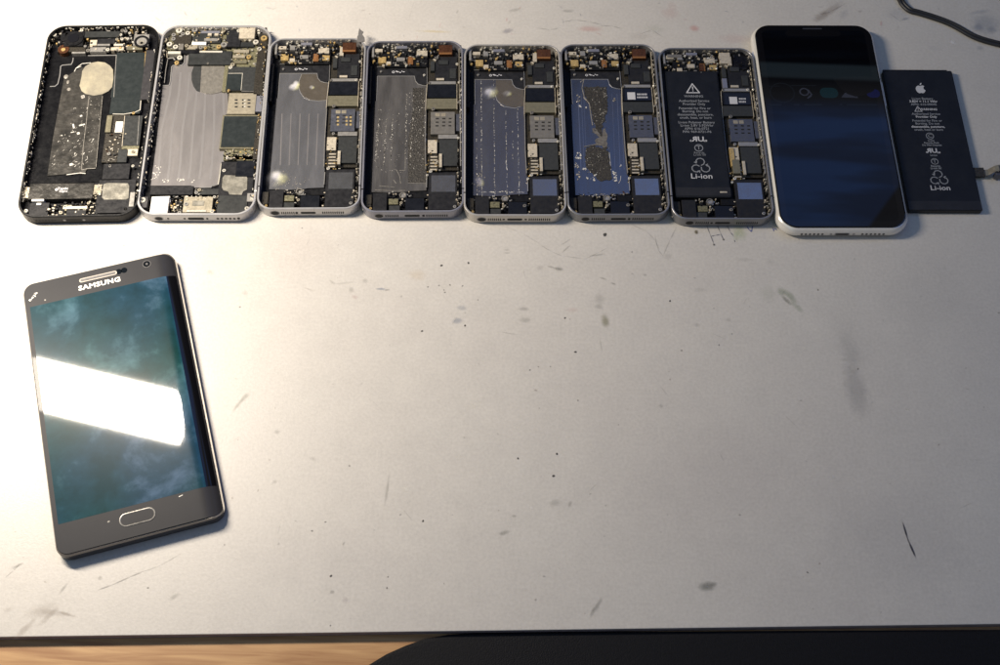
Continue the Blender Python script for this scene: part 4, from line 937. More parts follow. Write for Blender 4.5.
# well: black plate, clear graphite slab, sticker
def apoly(name, mt, pts, z0, z1, ch=.08, par=None):
    mb = MB(); mb.prism([LP(k, x_, y_, z1) for k, x_, y_ in pts], z0, z1, mt, ch); return mb.build(name, par or root)
o = apoly('battery_bay', 'well_black', [('A1', 95, 280), ('A1', 632, 292), ('A1', 622, 640), ('A2', 640, 300), ('A3', 728, 120), ('A3', 722, 265), ('A3', 140, 285), ('A2', 60, 500), ('A1', 60, 600)], 1.0, 1.5)
slab = apoly('glue_sheet', 'graphite_slab', [('A1', 200, 480), ('A1', 330, 400), ('A1', 420, 380), ('A2', 605, 40), ('A2', 570, 400), ('A3', 668, 140), ('A3', 600, 155), ('A3', 580, 200), ('A3', 430, 200), ('A3', 268, 214), ('A2', 190, 400), ('A2', 230, 180)], 1.4, 2.1, .1, o)
mb = MB(); line(mb, 'A2', [(490, 50), (470, 250), (445, 450), (428, 660)], .3, 2.05, 'glue_pale', .12); line(mb, 'A2', [(225, 205), (350, 200), (440, 195)], .2, 2.05, 'clear_glue', .1); line(mb, 'A2', [(603, 50), (575, 350), (548, 640)], .3, 2.05, 'glue_pale', .1)
line(mb, 'A3', [(555, 165), (600, 155), (668, 150)], .5, 2.05, 'glue_pale', .15); line(mb, 'A3', [(430, 205), (500, 195), (545, 190), (585, 195)], .5, 2.05, 'residue', .2)
line(mb, 'A1', [(255, 505), (275, 450), (300, 400), (350, 362), (420, 355)], .45, 1.6, 'residue', .3); line(mb, 'A1', [(300, 400), (340, 385)], .5, 1.6, 'residue', .4)
rr = random.Random(6)
for i in range(230):
    t = rr.random(); X = 560-250*t+rr.uniform(-190, 150)*(.8+.2*t); Y = 60+t*590; X = min(max(X, 250-90*t+20), 600-40*t)
    x_, y_ = LP('A2', X, Y, 2.2); s_ = rr.choice([.15, .25, .3, .5]); mb.obox(x_, y_, rr.uniform(.2, 1.4)*(.5+t), s_, rr.choice([.9, 1.1, .7, rr.uniform(0, 3)]), 2.0, 2.14+rr.uniform(0, .08), rr.choice(['glue_pale', 'clear_glue', 'clear_glue', 'residue']))
for X, Y, w_, h_ in ((432, 290, 3.4, 1.0), (362, 300, 1, 3.4), (402, 360, 1.6, 1.6), (340, 620, 1.6, 1.6), (425, 215, 1.4, 1.2), (440, 55, 2, 2), (355, 350, 2, .6), (265, 378, .8, .8)):
    x_, y_ = LP('A2', X, Y, 2.2); mb.obox(x_, y_, w_, h_, .3, 2.0, 2.25, 'residue')
for X, Y, w_, h_ in ((216, 470, 2.4, 2.8), (232, 515, 1.5, 2.4), (240, 575, 2, 2.2), (355, 640, 2, 2)):
    x_, y_ = LP('A1', X, Y, 2.2); mb.dome(x_, y_, w_*.6, h_*.6, 2.0, .4, 'glue_pale', 10)
mb.build('glue_marks', slab)
pts = [(345, 470), (350, 425), (375, 385), (425, 355), (480, 345), (540, 352), (582, 378), (608, 412), (612, 500), (602, 555), (570, 590), (520, 615), (450, 628), (380, 615), (345, 590), (328, 545)]
mb = MB(); mb.prism([LP('A1', *q, 2.3) for q in pts], 1.6, 2.3, 'cream_sticker', .1); st_ = mb.build('round_sticker', root)
mb = MB(); mb.prism([LP('A1', *q, 2.35) for q in ((425, 362), (520, 352), (540, 380), (535, 600), (450, 622), (425, 560))], 2.28, 2.36, 'brass', .02)
mb.v = mb.v; mb.slots = ['cream_sticker']; mb.build('sticker_fold', st_)
mb = MB(); line(mb, 'A1', [(84, 552), (125, 550), (148, 530), (165, 460), (172, 385), (185, 375), (260, 368), (272, 345), (276, 315)], .55, 1.4, 'film_edge', .5)
line(mb, 'A1', [(400, 295), (520, 293), (632, 291)], .5, 1.4, 'film_edge', .9); line(mb, 'A1', [(635, 290), (628, 400), (614, 640)], .45, 1.4, 'steel_shield', 2.4); line(mb, 'A1', [(878, 262), (868, 400), (852, 600)], .4, 1.4, 'brass', 2.6)
line(mb, 'A2', [(928, 20), (915, 165), (870, 185), (780, 200), (690, 198)], .5, 1.6, 'bright', 2.3); line(mb, 'A2', [(908, 215), (892, 455)], .35, 1.6, 'steel_shield', 2.4); line(mb, 'A2', [(788, 215), (765, 470)], .35, 1.6, 'beige', 2.4); mb.build('board_edge', root)
mb = MB(); mb.prism([LP('A3', *q, 4.15) for q in ((735, 285), (760, 274), (940, 276), (950, 300), (944, 400), (925, 412), (740, 412), (722, 395))], 3.95, 4.15, 'worn_label', .06); mb.build('speaker_label', P['speaker_module'])
u, v = LP('A3', 345, 328, 5.1); mb = MB(); mb.dome(u, v, .9, 1.0, 5.0, .12, 'print', 10); mb.build('maker_mark', P['haptic_module'])
text_mesh('haptic_print', 'Taptic', *LP('A3', 398, 320, 5.1), 5.03, 2.4, 'print', P['haptic_module'], bold=.08); text_mesh('haptic_print', 'Engine', *LP('A3', 402, 342, 5.1), 5.03, 1.8, 'print', P['haptic_module'], bold=.05)
for zk, x_, y_, z_, r_ in (('A1', 118, 118, 5, 1.6), ('A1', 398, 250, 5, 1.4), ('A1', 563, 244, 5, 1.3), ('A1', 265, 212, 5, 1.0), ('A1', 375, 215, 5, 1.0), ('A1', 345, 85, 5.5, 1.2), ('A1', 685, 85, 5.5, 1.3), ('A1', 712, 90, 5.5, 1.2), ('A1', 672, 120, 5, 1), ('A1', 640, 158, 5, 1.1), ('A1', 682, 156, 5, 1.1), ('A1', 730, 152, 5, 1), ('A1', 745, 105, 5, .9), ('A1', 845, 190, 5, 1.2), ('A1', 798, 105, 5, .8), ('A1', 880, 110, 5, .8), ('A2', 855, 512, 4, 1.2), ('A2', 655, 528, 4, 1.2), ('A2', 665, 632, 3.6, .9), ('A2', 860, 190, 4, 1), ('A2', 855, 630, 4, 1), ('A3', 90, 505, 4, 1.3), ('A3', 920, 490, 4, 1.2), ('A3', 380, 520, 5, 1.2), ('A3', 415, 470, 5, 1.2), ('A3', 610, 440, 4.6, 1.0), ('A3', 690, 300, 5, 1.0), ('A3', 665, 355, 5, 1.0), ('A3', 104, 355, 5, 1.0), ('A3', 790, 130, 3.6, .8)):
    u, v = LP(zk, x_, y_, z_); screw(root, u, v, r_, z_-1.2, z_)
CH = ['charcoal_side', 'beige', 'bright', 'sim_grey', 'chip', 'steel_shield', 'black', 'black_plastic', 'pcb_dark', 'brass']
clutter(root, 'A1', 110, 90, 240, 225, 3, 5, 22, CH, .5, 1.8, 41, 'top_components'); clutter(root, 'A1', 370, 140, 780, 260, 3, 5, 70, CH+['black', 'black'], .5, 2, 42, 'top_components')
clutter(root, 'A1', 660, 80, 790, 220, 3, 5.6, 30, CH, .5, 1.8, 43, 'top_components'); clutter(root, 'A1', 700, 215, 900, 262, 3, 4.6, 26, ['copper', 'brass', 'beige', 'black'], .4, 1.4, 44, 'top_components')
clutter(root, 'A1', 330, 70, 880, 100, 3, 5.4, 36, ['black', 'steel_shield', 'black_plastic', 'charcoal_side', 'beige'], .5, 2.2, 45, 'top_components')
clutter(root, 'A2', 640, 350, 800, 605, 2.6, 4.0, 80, ['beige', 'bright', 'sim_grey', 'chip', 'sim_tan', 'pcb_dark', 'copper', 'black'], .4, 1.5, 46, 'board_components')
clutter(root, 'A3', 280, 440, 690, 545, 2.6, 4.8, 80, ['beige', 'sim_tan', 'bright', 'black', 'black_plastic', 'khaki_shield'], .5, 1.9, 47, 'dock_components')
clutter(root, 'A3', 620, 380, 700, 460, 2.6, 4.4, 20, ['beige', 'sim_tan', 'black', 'pcb_dark'], .5, 1.7, 48, 'dock_components')
clutter(root, 'A3', 650, 285, 712, 372, 4.0, 5, 18, ['sim_tan', 'beige', 'bright'], .5, 1.7, 49, 'dock_components'); clutter(root, 'A3', 84, 305, 130, 400, 4.0, 5, 16, ['sim_tan', 'beige', 'bright'], .5, 1.7, 50, 'dock_components')
residue(root, 'a', 'l', 120, 51, zr=(3.5, 7.0)); residue(root, 'a', 'r', 90, 52, zr=(3.5, 6.6), spread=1.4); residue(root, 'a', 't', 40, 53, mts=('residue', 'beige', 'charcoal_side'), zr=(5, 6.8)); residue(root, 'a', 'b', 14, 54, zr=(4, 6.6))

# ------------------------------------------------------------------ second phone, silver band, wide pale bay
x, y, a, W_, L_, H_ = POSE['b']
root = tag(empty('opened_phone', x, y, 0, a), 'silver opened phone with a large pale ribbed bay and square dark chip, second from left', 'phone', 'opened phones in a row')
shell(root, W_, L_, H_, 11, 'silver', wall=1.4)
hz = 3.4
bxx = lambda xz: toloc('b', *WP(135+xz/SZ, 145+605/SZ, hz))[0]
hole_disc(root, 'headphone_jack', bxx(200), L_, hz, 2.1, 1.6, ring='grey_metal'); hole_disc(root, 'microphone_hole', bxx(277), L_, hz, .7, .7); hole_disc(root, 'screw', bxx(414), L_, hz, .7, .8)
slot(root, 'charging_port', bxx(508), L_, hz, 9, 2.3); hole_disc(root, 'screw', bxx(602), L_, hz, .7, .8); grille(root, bxx(690), bxx(862), 6, L_, hz, .85, .85)
for sx_ in (-1, 1):
    mb = MB(); xx = sx_*W_/2; mb.box(min(xx-sx_*1.3, xx+sx_*.02), -53, max(xx-sx_*1.3, xx+sx_*.02), -52.2, .9, H_+.02, 'white_plastic', 0); mb.build('antenna_split', root)
P = rows(root, 'b', [
 ('top_plate', 'pcb_green', 'B1', 120, 110, 640, 290, 1, 2.6),
 ('sensor_cover', 'pcb_dark', 'B1', 165, 165, 298, 240, 1, 4.8),
 ('flex_strip', 'graphite_film', 'B1', 315, 150, 545, 230, 1, 4.0),
 ('flex_strip', 'slate', 'B1', 380, 130, 540, 150, 1, 4.8),
 ('bright_clip', 'white_plastic', 'B1', 308, 222, 424, 246, 1, 5.2),
 ('bright_clip', 'steel_shield', 'B1', 410, 192, 520, 214, 1, 5.0),
 ('bright_clip', 'beige', 'B1', 440, 150, 470, 170, 1, 5.2),
 ('bright_clip', 'beige', 'B1', 496, 150, 526, 170, 1, 5.2),
 ('connector', 'sim_tan', 'B1', 270, 250, 352, 284, 1, 4.6),
 ('connector', 'sim_grey', 'B1', 200, 236, 234, 286, 1, 4.8),
 ('rear_camera', 'beige', 'B1', 708, 92, 826, 194, 1, 6.0),
 ('front_camera', 'black_plastic', 'B1', 600, 125, 706, 262, 1, 4.6),
 ('logic_board', 'pcb_green', 'B1', 600, 255, 860, 640, 1, 2.6),
 ('ribbon_connector', 'sim_tan', 'B1', 656, 286, 782, 312, 2, 4.0, 'logic_board'),
 ('ribbon_connector', 'sim_tan', 'B1', 648, 332, 748, 356, 2, 4.0, 'logic_board'),
 ('ribbon_connector', 'khaki_shield', 'B1', 662, 376, 762, 400, 2, 4.0, 'logic_board'),
 ('module_cover', 'graphite_film', 'B1', 715, 225, 820, 262, 2, 4.2, 'logic_board'),
 ('shield', 'chip', 'B1', 610, 430, 860, 628, 2, 3.8, 'logic_board'),
 ('chip', 'chip_teal', 'B1', 602, 490, 712, 622, 3.7, 4.1, 'logic_board'),
 ('sim_reader', 'sim_tan', 'B2', 700, 108, 912, 282, 1, 4.6),
 ('sim_tray_end', 'slate', 'B2', 916, 130, 968, 262, 1, 4.2),
 ('square_chip', 'chip_teal', 'B2', 658, 300, 908, 556, 1, 4.2),
 ('chip_surround', 'khaki_shield', 'B2', 648, 290, 918, 572, 1, 3.8),
 ('lower_board', 'pcb_green', 'B2', 660, 575, 905, 664, 1, 2.8),
 ('lower_board_edge', 'pcb_green', 'B3', 745, 90, 985, 128, 1, 2.8),
 ('black_cover', 'chip_dark', 'B3', 848, 130, 990, 262, 1, 4.2),
 ('speaker_module', 'black_plastic', 'B3', 720, 138, 960, 560, 1, 3.6),
 ('speaker_lower', 'graphite_film', 'B3', 694, 420, 925, 570, 1, 4.2),
 ('dark_strip', 'black_plastic', 'B3', 132, 340, 480, 412, 1, 4.4),
 ('flex_step', 'graphite_film', 'B3', 524, 362, 720, 412, 1, 3.2),
 ('jack_module', 'white_plastic', 'B3', 140, 430, 268, 565, 1, 5.0),
 ('dock_connector', 'sim_tan', 'B3', 410, 430, 636, 560, 1, 4.8),
 ('dock_window', 'worn_label', 'B3', 480, 462, 572, 505, 4.7, 4.95, 'dock_connector'),
 ('dock_bar', 'bright', 'B3', 430, 540, 592, 556, 4.6, 5.1, 'dock_connector'),
 ('corner_plate', 'charcoal_side', 'B3', 40, 430, 98, 520, 1, 4.6),
 ('bay_header', 'graphite_film', 'B1', 285, 298, 630, 412, 1, 3.6),
 ('header_clip', 'bright', 'B1', 372, 296, 560, 310, 3.0, 4.2, 'bay_header'),
 ('black_strip', 'inner_dark', 'B1', 208, 290, 368, 318, 1, 3.9),
 ('bright_bracket', 'bright', 'B1', 108, 300, 212, 322, 1, 4.4),
 ('side_rail', 'pcb_dark', 'B1', 868, 150, 890, 660, 1, 4.6),
 ('side_rail', 'pcb_dark', 'B2', 930, 300, 950, 660, 1, 4.6),
 ('corner_clip', 'steel_shield', 'B3', 935, 400, 985, 470, 1, 4.6),
], {})
def bpoly(name, mt, pts, z0, z1, ch=.08, par=None):
    mb = MB(); mb.prism([LP(k, x_, y_, z1) for k, x_, y_ in pts], z0, z1, mt, ch); return mb.build(name, par or root)
o = bpoly('battery_bay', 'well_plate_pale', [('B1', 258, 318), ('B1', 278, 318), ('B1', 280, 415), ('B1', 600, 418), ('B1', 600, 660), ('B2', 690, 110), ('B2', 690, 285), ('B2', 655, 290), ('B2', 642, 600), ('B3', 725, 140), ('B3', 700, 330), ('B3', 625, 352), ('B3', 478, 356), ('B3', 470, 338), ('B3', 130, 338), ('B2', 90, 560), ('B2', 150, 40), ('B1', 120, 588), ('B1', 140, 425), ('B1', 225, 415), ('B1', 245, 395)], 1.0, 1.7)
mb = MB(); line(mb, 'B1', [(66, 588), (118, 582), (130, 540), (138, 430), (150, 418), (225, 415), (243, 395), (246, 325), (262, 318)], .5, 1.6, 'film_edge', .5); mb.build('bay_rim', o); mb = MB(); line(mb, 'B1', [(272, 405), (276, 325), (285, 325), (365, 322)], .5, 1.6, 'film_edge', .8)
mb.build('bay_rim', o); mb = MB(); line(mb, 'B3', [(718, 155), (708, 230), (692, 325)], .6, 1.6, 'bright', .9); mb.build('bright_edge', o); mb = MB(); line(mb, 'B3', [(692, 328), (640, 335), (632, 352), (540, 354)], .4, 1.6, 'film_edge', .4); mb.build('bay_rim', o); mb = MB(); line(mb, 'B1', [(610, 485), (728, 484), (716, 625)], .35, 3.9, 'bright', .2); mb.build('chip_edge', P['logic_board']); mb = MB(); line(mb, 'B1', [(862, 425), (850, 634), (720, 632)], .35, 2.4, 'steel_shield', 1.7); mb.build('shield_edge', P['logic_board'])
mb = MB()
for i in range(7):
    xa = 175+i*74; xb = 95+i*88
    line(mb, 'B2', [(xa+48, -60), (xa+32, 120), (xb+40, 420), (xb+22, 700), (xb+6, 820)], 1.5, 1.66, 'pale_rib', .06)
mb.build('bay_ribs', o)
mb = MB(); rr = random.Random(12)
for X, Y, n_ in ((375, 285, 14), (255, 290, 8), (180, 240, 8), (195, 185, 6), (165, 275, 5), (470, 305, 4)):
    for i in range(n_):
        x_, y_ = LP('B3', X+rr.gauss(0, 16), Y+rr.gauss(0, 9), 1.8); mb.obox(x_, y_, rr.uniform(.3, .9), rr.uniform(.3, .9), rr.uniform(0, 3), 1.6, 1.8+rr.uniform(0, .1), 'residue')
mb.build('glue_bits', o)
mb = MB(); mb.prism([LP('B1', *q, 1.95) for q in ((325, 418), (385, 420), (372, 640), (345, 630), (318, 590), (304, 540), (304, 480))], 1.7, 1.9, 'chip', .04); mb.build('dark_film', o)
mb = MB(); mb.prism([LP('B1', *q, 2.15) for q in ((388, 420), (560, 418), (590, 440), (585, 600), (545, 640), (480, 655), (420, 652), (374, 634))], 1.7, 2.1, 'brown_film', .08); mb.slots = ['sim_grey']; mb.build('round_sticker', o)
bpoly('dark_film', 'chip_dark', [('B1', 590, 420), ('B1', 602, 425), ('B1', 600, 620), ('B1', 574, 650), ('B1', 590, 560)], 1.7, 2.0, .02, o)
mb = MB()
for yy in (165, 192, 222):
    for xx in (760, 820, 866):
        a0 = LP('B2', xx-13, yy-6, 4.7); a1 = LP('B2', xx+10, yy+6, 4.7); mb.box(a0[0], a0[1], a1[0], a1[1], 4.55, 4.66, 'hole', 0)
for yy in (168, 196, 220):
    a0 = LP('B2', 822, yy-6, 4.75); a1 = LP('B2', 836, yy+6, 4.75); mb.box(a0[0], a0[1], a1[0], a1[1], 4.55, 4.7, 'bright', 0)
mb.build('contact_slots', P['sim_reader'])
mb = MB(); mb.prism([LP('B3', *q, 4.0) for q in ((745, 250), (925, 256), (935, 275), (932, 370), (900, 385), (888, 414), (785, 412), (775, 388), (735, 376), (722, 352), (728, 270))], 3.4, 4.0, 'sim_tan', .06); mb.slots = ['worn_label']; mb.build('speaker_label', P['speaker_module'])
mb = MB(); mb.prism([LP('B3', *q, 4.0) for q in ((140, 430), (290, 425), (295, 470), (262, 515), (250, 565), (140, 565))], 1, 4.0, 'white_plastic', .06); mb.build('jack_bracket', root)
for zk, x_, y_, z_, r_ in (('B1', 200, 126, 5.4, 2.2), ('B1', 272, 148, 5.2, 1.6), ('B1', 155, 162, 5.2, 1.5), ('B1', 152, 196, 5.2, 1.5), ('B1', 232, 155, 5.2, 1.4), ('B1', 330, 120, 5.4, 2.0), ('B1', 170, 262, 5, 1.8), ('B1', 262, 252, 5.2, 1.3), ('B1', 380, 268, 5, 1.3), ('B1', 420, 270, 5, 1.0), ('B1', 530, 262, 5.2, 1.6), ('B1', 572, 244, 5, 2.2), ('B1', 570, 130, 5, 1.2), ('B1', 695, 128, 5.4, 1.2), ('B1', 838, 222, 5.2, 1.9), ('B1', 868, 280, 5.2, 1.6), ('B1', 905, 190, 5.6, 2.2), ('B1', 780, 346, 4.4, 1.6), ('B1', 842, 408, 4.4, 1.4), ('B1', 645, 410, 4.4, 1.5), ('B1', 628, 434, 4.2, 1.3), ('B1', 75, 205, 5, 2.2), ('B1', 120, 240, 5, 1.9), ('B1', 205, 352, 3.6, 1.8), ('B1', 180, 394, 3.6, 1.5), ('B1', 612, 624, 4.2, .9), ('B1', 750, 206, 5, .9), ('B1', 790, 206, 5, .9), ('B1', 440, 400, 4.0, .8), ('B3', 62, 456, 5, 2.0), ('B3', 425, 490, 5.2, 1.4), ('B3', 985, 435, 5, 2.0), ('B3', 640, 550, 5, 1.3), ('B3', 368, 560, 5, 1.2), ('B3', 740, 210, 4.0, 1.2), ('B3', 765, 105, 4, 1.0), ('B3', 800, 108, 4, 1.0), ('B3', 930, 525, 5, 1.4), ('B3', 535, 372, 4, 1.2), ('B3', 510, 395, 4, 1.2), ('B3', 660, 430, 4.6, 1.0)):
    u, v = LP(zk, x_, y_, z_); screw(root, u, v, r_, z_-1.2, z_)
mb = MB(); line(mb, 'B1', [(105, 360), (150, 355), (165, 372)], .7, 2, 'steel_shield', .8); line(mb, 'B1', [(105, 370), (90, 450), (78, 560)], .4, 2, 'steel_shield', .8); line(mb, 'B1', [(100, 352), (96, 300)], .4, 2, 'beige', 1.2); mb.build('antenna_flex', root)
CH = ['charcoal_side', 'beige', 'bright', 'sim_grey', 'chip', 'steel_shield', 'black', 'pcb_dark', 'brass', 'sim_tan', 'pcb_green', 'graphite_film']
clutter(root, 'B1', 110, 115, 320, 290, 3, 5.2, 50, CH, .5, 1.8, 61, 'top_components'); clutter(root, 'B1', 310, 120, 600, 290, 3, 5.2, 70, CH+['black_plastic'], .5, 2, 62, 'top_components')
clutter(root, 'B1', 560, 120, 700, 280, 3, 4.8, 30, CH+['black_plastic'], .5, 1.8, 63, 'top_components'); clutter(root, 'B1', 820, 110, 920, 300, 3, 5.6, 36, CH, .5, 1.8, 64, 'top_components')
clutter(root, 'B1', 630, 270, 860, 425, 2.8, 4.0, 60, CH, .4, 1.4, 65, 'board_components'); clutter(root, 'B2', 660, 572, 910, 664, 2.8, 4, 60, CH, .4, 1.5, 66, 'board_components')
clutter(root, 'B3', 310, 425, 420, 565, 2.6, 4.8, 36, CH, .5, 1.8, 67, 'dock_components'); clutter(root, 'B3', 590, 425, 690, 565, 2.6, 4.8, 30, CH+['black', 'black'], .5, 1.8, 68, 'dock_components')
clutter(root, 'B3', 420, 420, 630, 460, 4.4, 5.2, 20, ['beige', 'sim_tan', 'bright'], .5, 1.6, 69, 'dock_components'); clutter(root, 'B3', 255, 500, 330, 565, 2.6, 4.4, 14, CH, .5, 1.6, 70, 'dock_components')
clutter(root, 'B3', 485, 345, 560, 412, 2.6, 4.0, 12, CH, .5, 1.4, 71, 'dock_components')
residue(root, 'b', 'l', 150, 72, zr=(3, 6.9), spread=1.8, mts=('residue', 'bright', 'steel_shield', 'beige', 'black', 'inner_dark')); residue(root, 'b', 'r', 130, 73, zr=(3, 6.6), spread=2.6, mts=('residue', 'bright', 'steel_shield', 'black', 'brass', 'inner_dark'))
residue(root, 'b', 't', 50, 74, zr=(5, 6.8)); residue(root, 'b', 'b', 16, 75, zr=(4, 6.6))

# ------------------------------------------------------------------ large phone with white band
x, y, a, W_, L_, H_ = POSE['h']
root = tag(empty('white_phone', x, y, 0, a), 'large phone with white rounded band and dark glossy screen lying face up', 'phone')
def lp(i, z, r=11.5): return [(p, q, z) for p, q in rrect(-W_/2+i, -L_/2+i, W_/2-i, L_/2-i, max(r-i, .6), 12)]
mb = MB(); rg = []
for t in range(-80, 71, 10):
    c0 = math.cos(R(t)); s0 = math.sin(R(t)); rg.append(lp(3.0*(1-c0), 4.1+3.75*s0))
rg.append(lp(2.3, 7.75)); rg.append(lp(2.6, 7.5)); mb.rings(rg, 'white_band', True, False); mb.build('band', root, True)
mb = MB(); mb.rings([lp(2.25, 7.4), lp(1.95, 7.95), lp(2.2, 8.2), lp(2.7, 8.3)], 'black_glass', False, True); g_ = mb.build('front_glass', root)
mb = MB(); mb.prism([(p, q) for p, q, _ in lp(6.2, 0, 10)], 8.28, 8.315, 'dim_screen', 0); scr = mb.build('display', root)
mb = MB(); mb.prism(rrect(-17, L_/2-11, 17, L_/2-6.1, 2.4, 5), 8.3, 8.33, 'black_glass', 0); mb.build('display_notch', root)
mb = MB(); mb.prism(rrect(-6, L_/2-5.4, 6, L_/2-4.4, .45, 5), 8.29, 8.36, 'charcoal_side', 0); mb.build('earpiece', root)
HZ = lambda x_, y_, z_=8.33: toloc('h', *WP(750+x_/6.048, 10+y_/6.048, z_))
def icon(mt, x0, y0, x1, y1, rr_=.9, name='screen_icon', z=8.325):
    a0, b0 = HZ(x0, y0), HZ(x1, y1); mb = MB(); mb.prism(rrect(min(a0[0], b0[0]), min(a0[1], b0[1]), max(a0[0], b0[0]), max(a0[1], b0[1]), min(rr_, abs(a0[1]-b0[1])*.45), 5), 8.30, z, mt, 0); return mb.build(name, scr)
mb = MB(); u, v = HZ(195, 500); mb.torus_ring(u, v, 7.5, 6.9, 8.3, 8.33, 'icon_grey', 26); mb.build('screen_icon', scr)
mb = MB(); u, v = HZ(328, 495); mb.torus_ring(u, v, 3.0, 2.1, 8.3, 8.33, 'icon_white', 20); strip(mb, [(u+2.6, v+1.5), (u+4.2, v-2.0), (u+1.5, v-4.6), (u+3.8, v-3.2)], .9, 8.3, .03, 'icon_white'); mb.build('screen_icon', scr)
icon('icon_teal', 418, 470, 538, 532, 3.4); icon('icon_blue', 700, 478, 790, 530, 3.0)
mb = MB(); mb.prism([HZ(*q) for q in ((552, 528), (575, 500), (640, 512), (655, 532))], 8.3, 8.325, 'icon_white', 0); mb.build('screen_icon', scr)
for x0, x1 in ((110, 190), (265, 300), (325, 440), (540, 560), (585, 770)): icon('icon_grey', x0, 568, x1, 578, .3, 'screen_caption')
icon('icon_grey', 245, 454, 400, 459, .2, 'screen_line'); icon('icon_grey', 105, 458, 180, 462, .2, 'screen_line')
mb = MB(); mb.prism([HZ(*q) for q in ((500, 412), (560, 405), (700, 400), (790, 415), (775, 450), (745, 490), (690, 515), (640, 524), (590, 508), (550, 478), (520, 440))], 8.3, 8.335, 'black_glass', 0); mb.build('dark_patch', scr)
for yy, h in ((52, 5),):
    mb = MB(); mb.prism(rrect(-W_/2-.9, yy-h/2, -W_/2+.6, yy+h/2, .4, 4), 3.6, 6.2, 'white_band', .3); mb.build('side_switch', root)
for yy, h in ((38, 10), (24, 10)):
    mb = MB(); mb.prism(rrect(-W_/2-.4, yy-h/2, -W_/2+.6, yy+h/2, .3, 4), 3.2, 5.4, 'white_band', .3); mb.build('side_button', root)
mb = MB(); mb.prism(rrect(W_/2-.6, 14, W_/2+.4, 32, .3, 4), 3.2, 5.4, 'white_band', .3); mb.build('side_button', root)
hz = 4.1
hx = lambda xz: toloc('h', *WP(760+xz/6.048, 130+636/6.048, hz))[0]
grille(root, hx(253), hx(378), 6, L_, hz, .75, .75); hole_disc(root, 'screw', hx(430), L_, hz, .8, .8, 'grey_metal'); slot(root, 'charging_port', hx(497), L_, hz, 8.6, 2.2, 'grey_metal'); slot(root, 'port_opening', hx(497), L_+.06, hz, 7.4, 1.4); hole_disc(root, 'screw', hx(568), L_, hz, .8, .8, 'grey_metal'); grille(root, hx(620), hx(748), 6, L_, hz, .75, .75)

# ------------------------------------------------------------------ loose battery beside it
BZ = 3.6
tr = WP(952, 70.4, BZ); br = WP(983.3, 210.5, BZ); bl = WP(909, 210.5, BZ); tl = WP(883, 69.2, BZ)
ang = math.atan2(tr[1]-br[1], tr[0]-br[0])-math.pi/2
cx0, cy0 = br
POSE['k'] = (cx0, cy0, ang, 0, 0, BZ)
Lb = math.hypot(tr[0]-br[0], tr[1]-br[1]); bw = -toloc('k', *bl)[0]
bw = min(bw, 46.5)
root = tag(empty('loose_battery', cx0, cy0, 0, ang), 'loose flat black battery with white print, right of the white phone', 'battery')
mb = MB(); rg = [[(p, q, z) for p, q in rrect(-bw+i, i, -i, Lb-i, 1.2, 4)] for i, z in ((.4, 0), (0, .5), (0, BZ-.7), (.25, BZ-.15), (.8, BZ))]
mb.rings(rg, 'battery_wrap', True, True); body = mb.build('pouch', root)
mb = MB(); mb.box(-bw+.3, .4, -.3, 6.4, BZ-.2, BZ+.1, 'battery_end', .08); mb.build('end_tape', body)
mb = MB(); mb.box(-bw+.5, Lb-2.2, -3, Lb+.6, BZ-1.2, BZ-.3, 'battery_wrap', .08); mb.build('top_fold', body)
KP = lambda x_, y_, z_=BZ: toloc('k', *WP(880+x_/SZ, (60 if y_ >= 0 else 0)+abs(y_)/SZ, z_))
K2 = lambda x_, y_, z_=BZ: toloc('k', *WP(880+x_/SZ, 140+y_/SZ, z_))
sk = [(-.02, .95), (.0, .80)]
ap = [(0, .52), (.12, .58), (.28, .62), (.42, .58), (.52, .50), (.42, .40), (.36, .26), (.38, .10), (.46, -.02), (.56, -.10), (.50, -.26), (.38, -.44), (.26, -.53), (.14, -.53), (0, -.48), (-.14, -.53), (-.26, -.53), (-.40, -.42), (-.52, -.22), (-.57, .02), (-.55, .24), (-.46, .42), (-.32, .56), (-.16, .60)]
u, v = KP(338, 246); mb = MB(); k_ = 5.1
mb.prism([(u+p*k_, v+q*k_*1.0) for p, q in ap], BZ-.02, BZ+.03, 'print', 0); mb.prism([(u+p*k_, v+q*k_) for p, q in ((.0, .66), (.02, .82), (.14, .98), (.24, 1.02), (.24, .86), (.12, .70))], BZ-.02, BZ+.03, 'print', 0); mb.build('fruit_mark', root)
for s, pt, sz_, mt in (('Li-ion Battery', KP(352, 322), 2.3, 'print_dim'), ('3.82V = 11.1 Whr', KP(360, 345), 2.3, 'print'), ('APN: 616-00045', KP(365, 370), 2.3, 'print_dim'), ('WARNING', KP(402, 411), 2.2, 'print'), ('Authorized Service', KP(382, 449), 2.2, 'print_dim'), ('Provider Only', KP(385, 473), 2.2, 'print'), ('Potential for Fire or', KP(392, 505), 2.2, 'print_dim'), ('Burning. Do not', KP(394, 529), 2.2, 'print_dim'), ('disassemble, puncture,', KP(400, 555), 2.2, 'print'), ('crush, heat or burn', KP(406, 580), 2.2, 'print_dim'), ('0.0.0.0.0.0', K2(425, 5), 1.7, 'print_dim'), ('Recycle Pack', K2(428, 24), 1.7, 'print_dim'), ('Do Not Dispose', K2(432, 43), 1.7, 'print_dim'), ('MH00000', K2(447, 127), 1.8, 'print_dim'), ('Recycle', K2(462, 217), 1.8, 'print_dim'), ('Li-ion 00', K2(466, 236), 1.8, 'print_dim')):
    if s.startswith(('0.0', 'MH')): s = 'Li-ion'
    text_mesh('battery_print', s, *pt, BZ+.03, sz_, mt, root, bold=.05)
warn(root, *KP(317, 409), 3.6, BZ+.01, 'print'); ringmark(root, *KP(415, 632), 2.4, BZ+.01, 'print_dim', 'C')
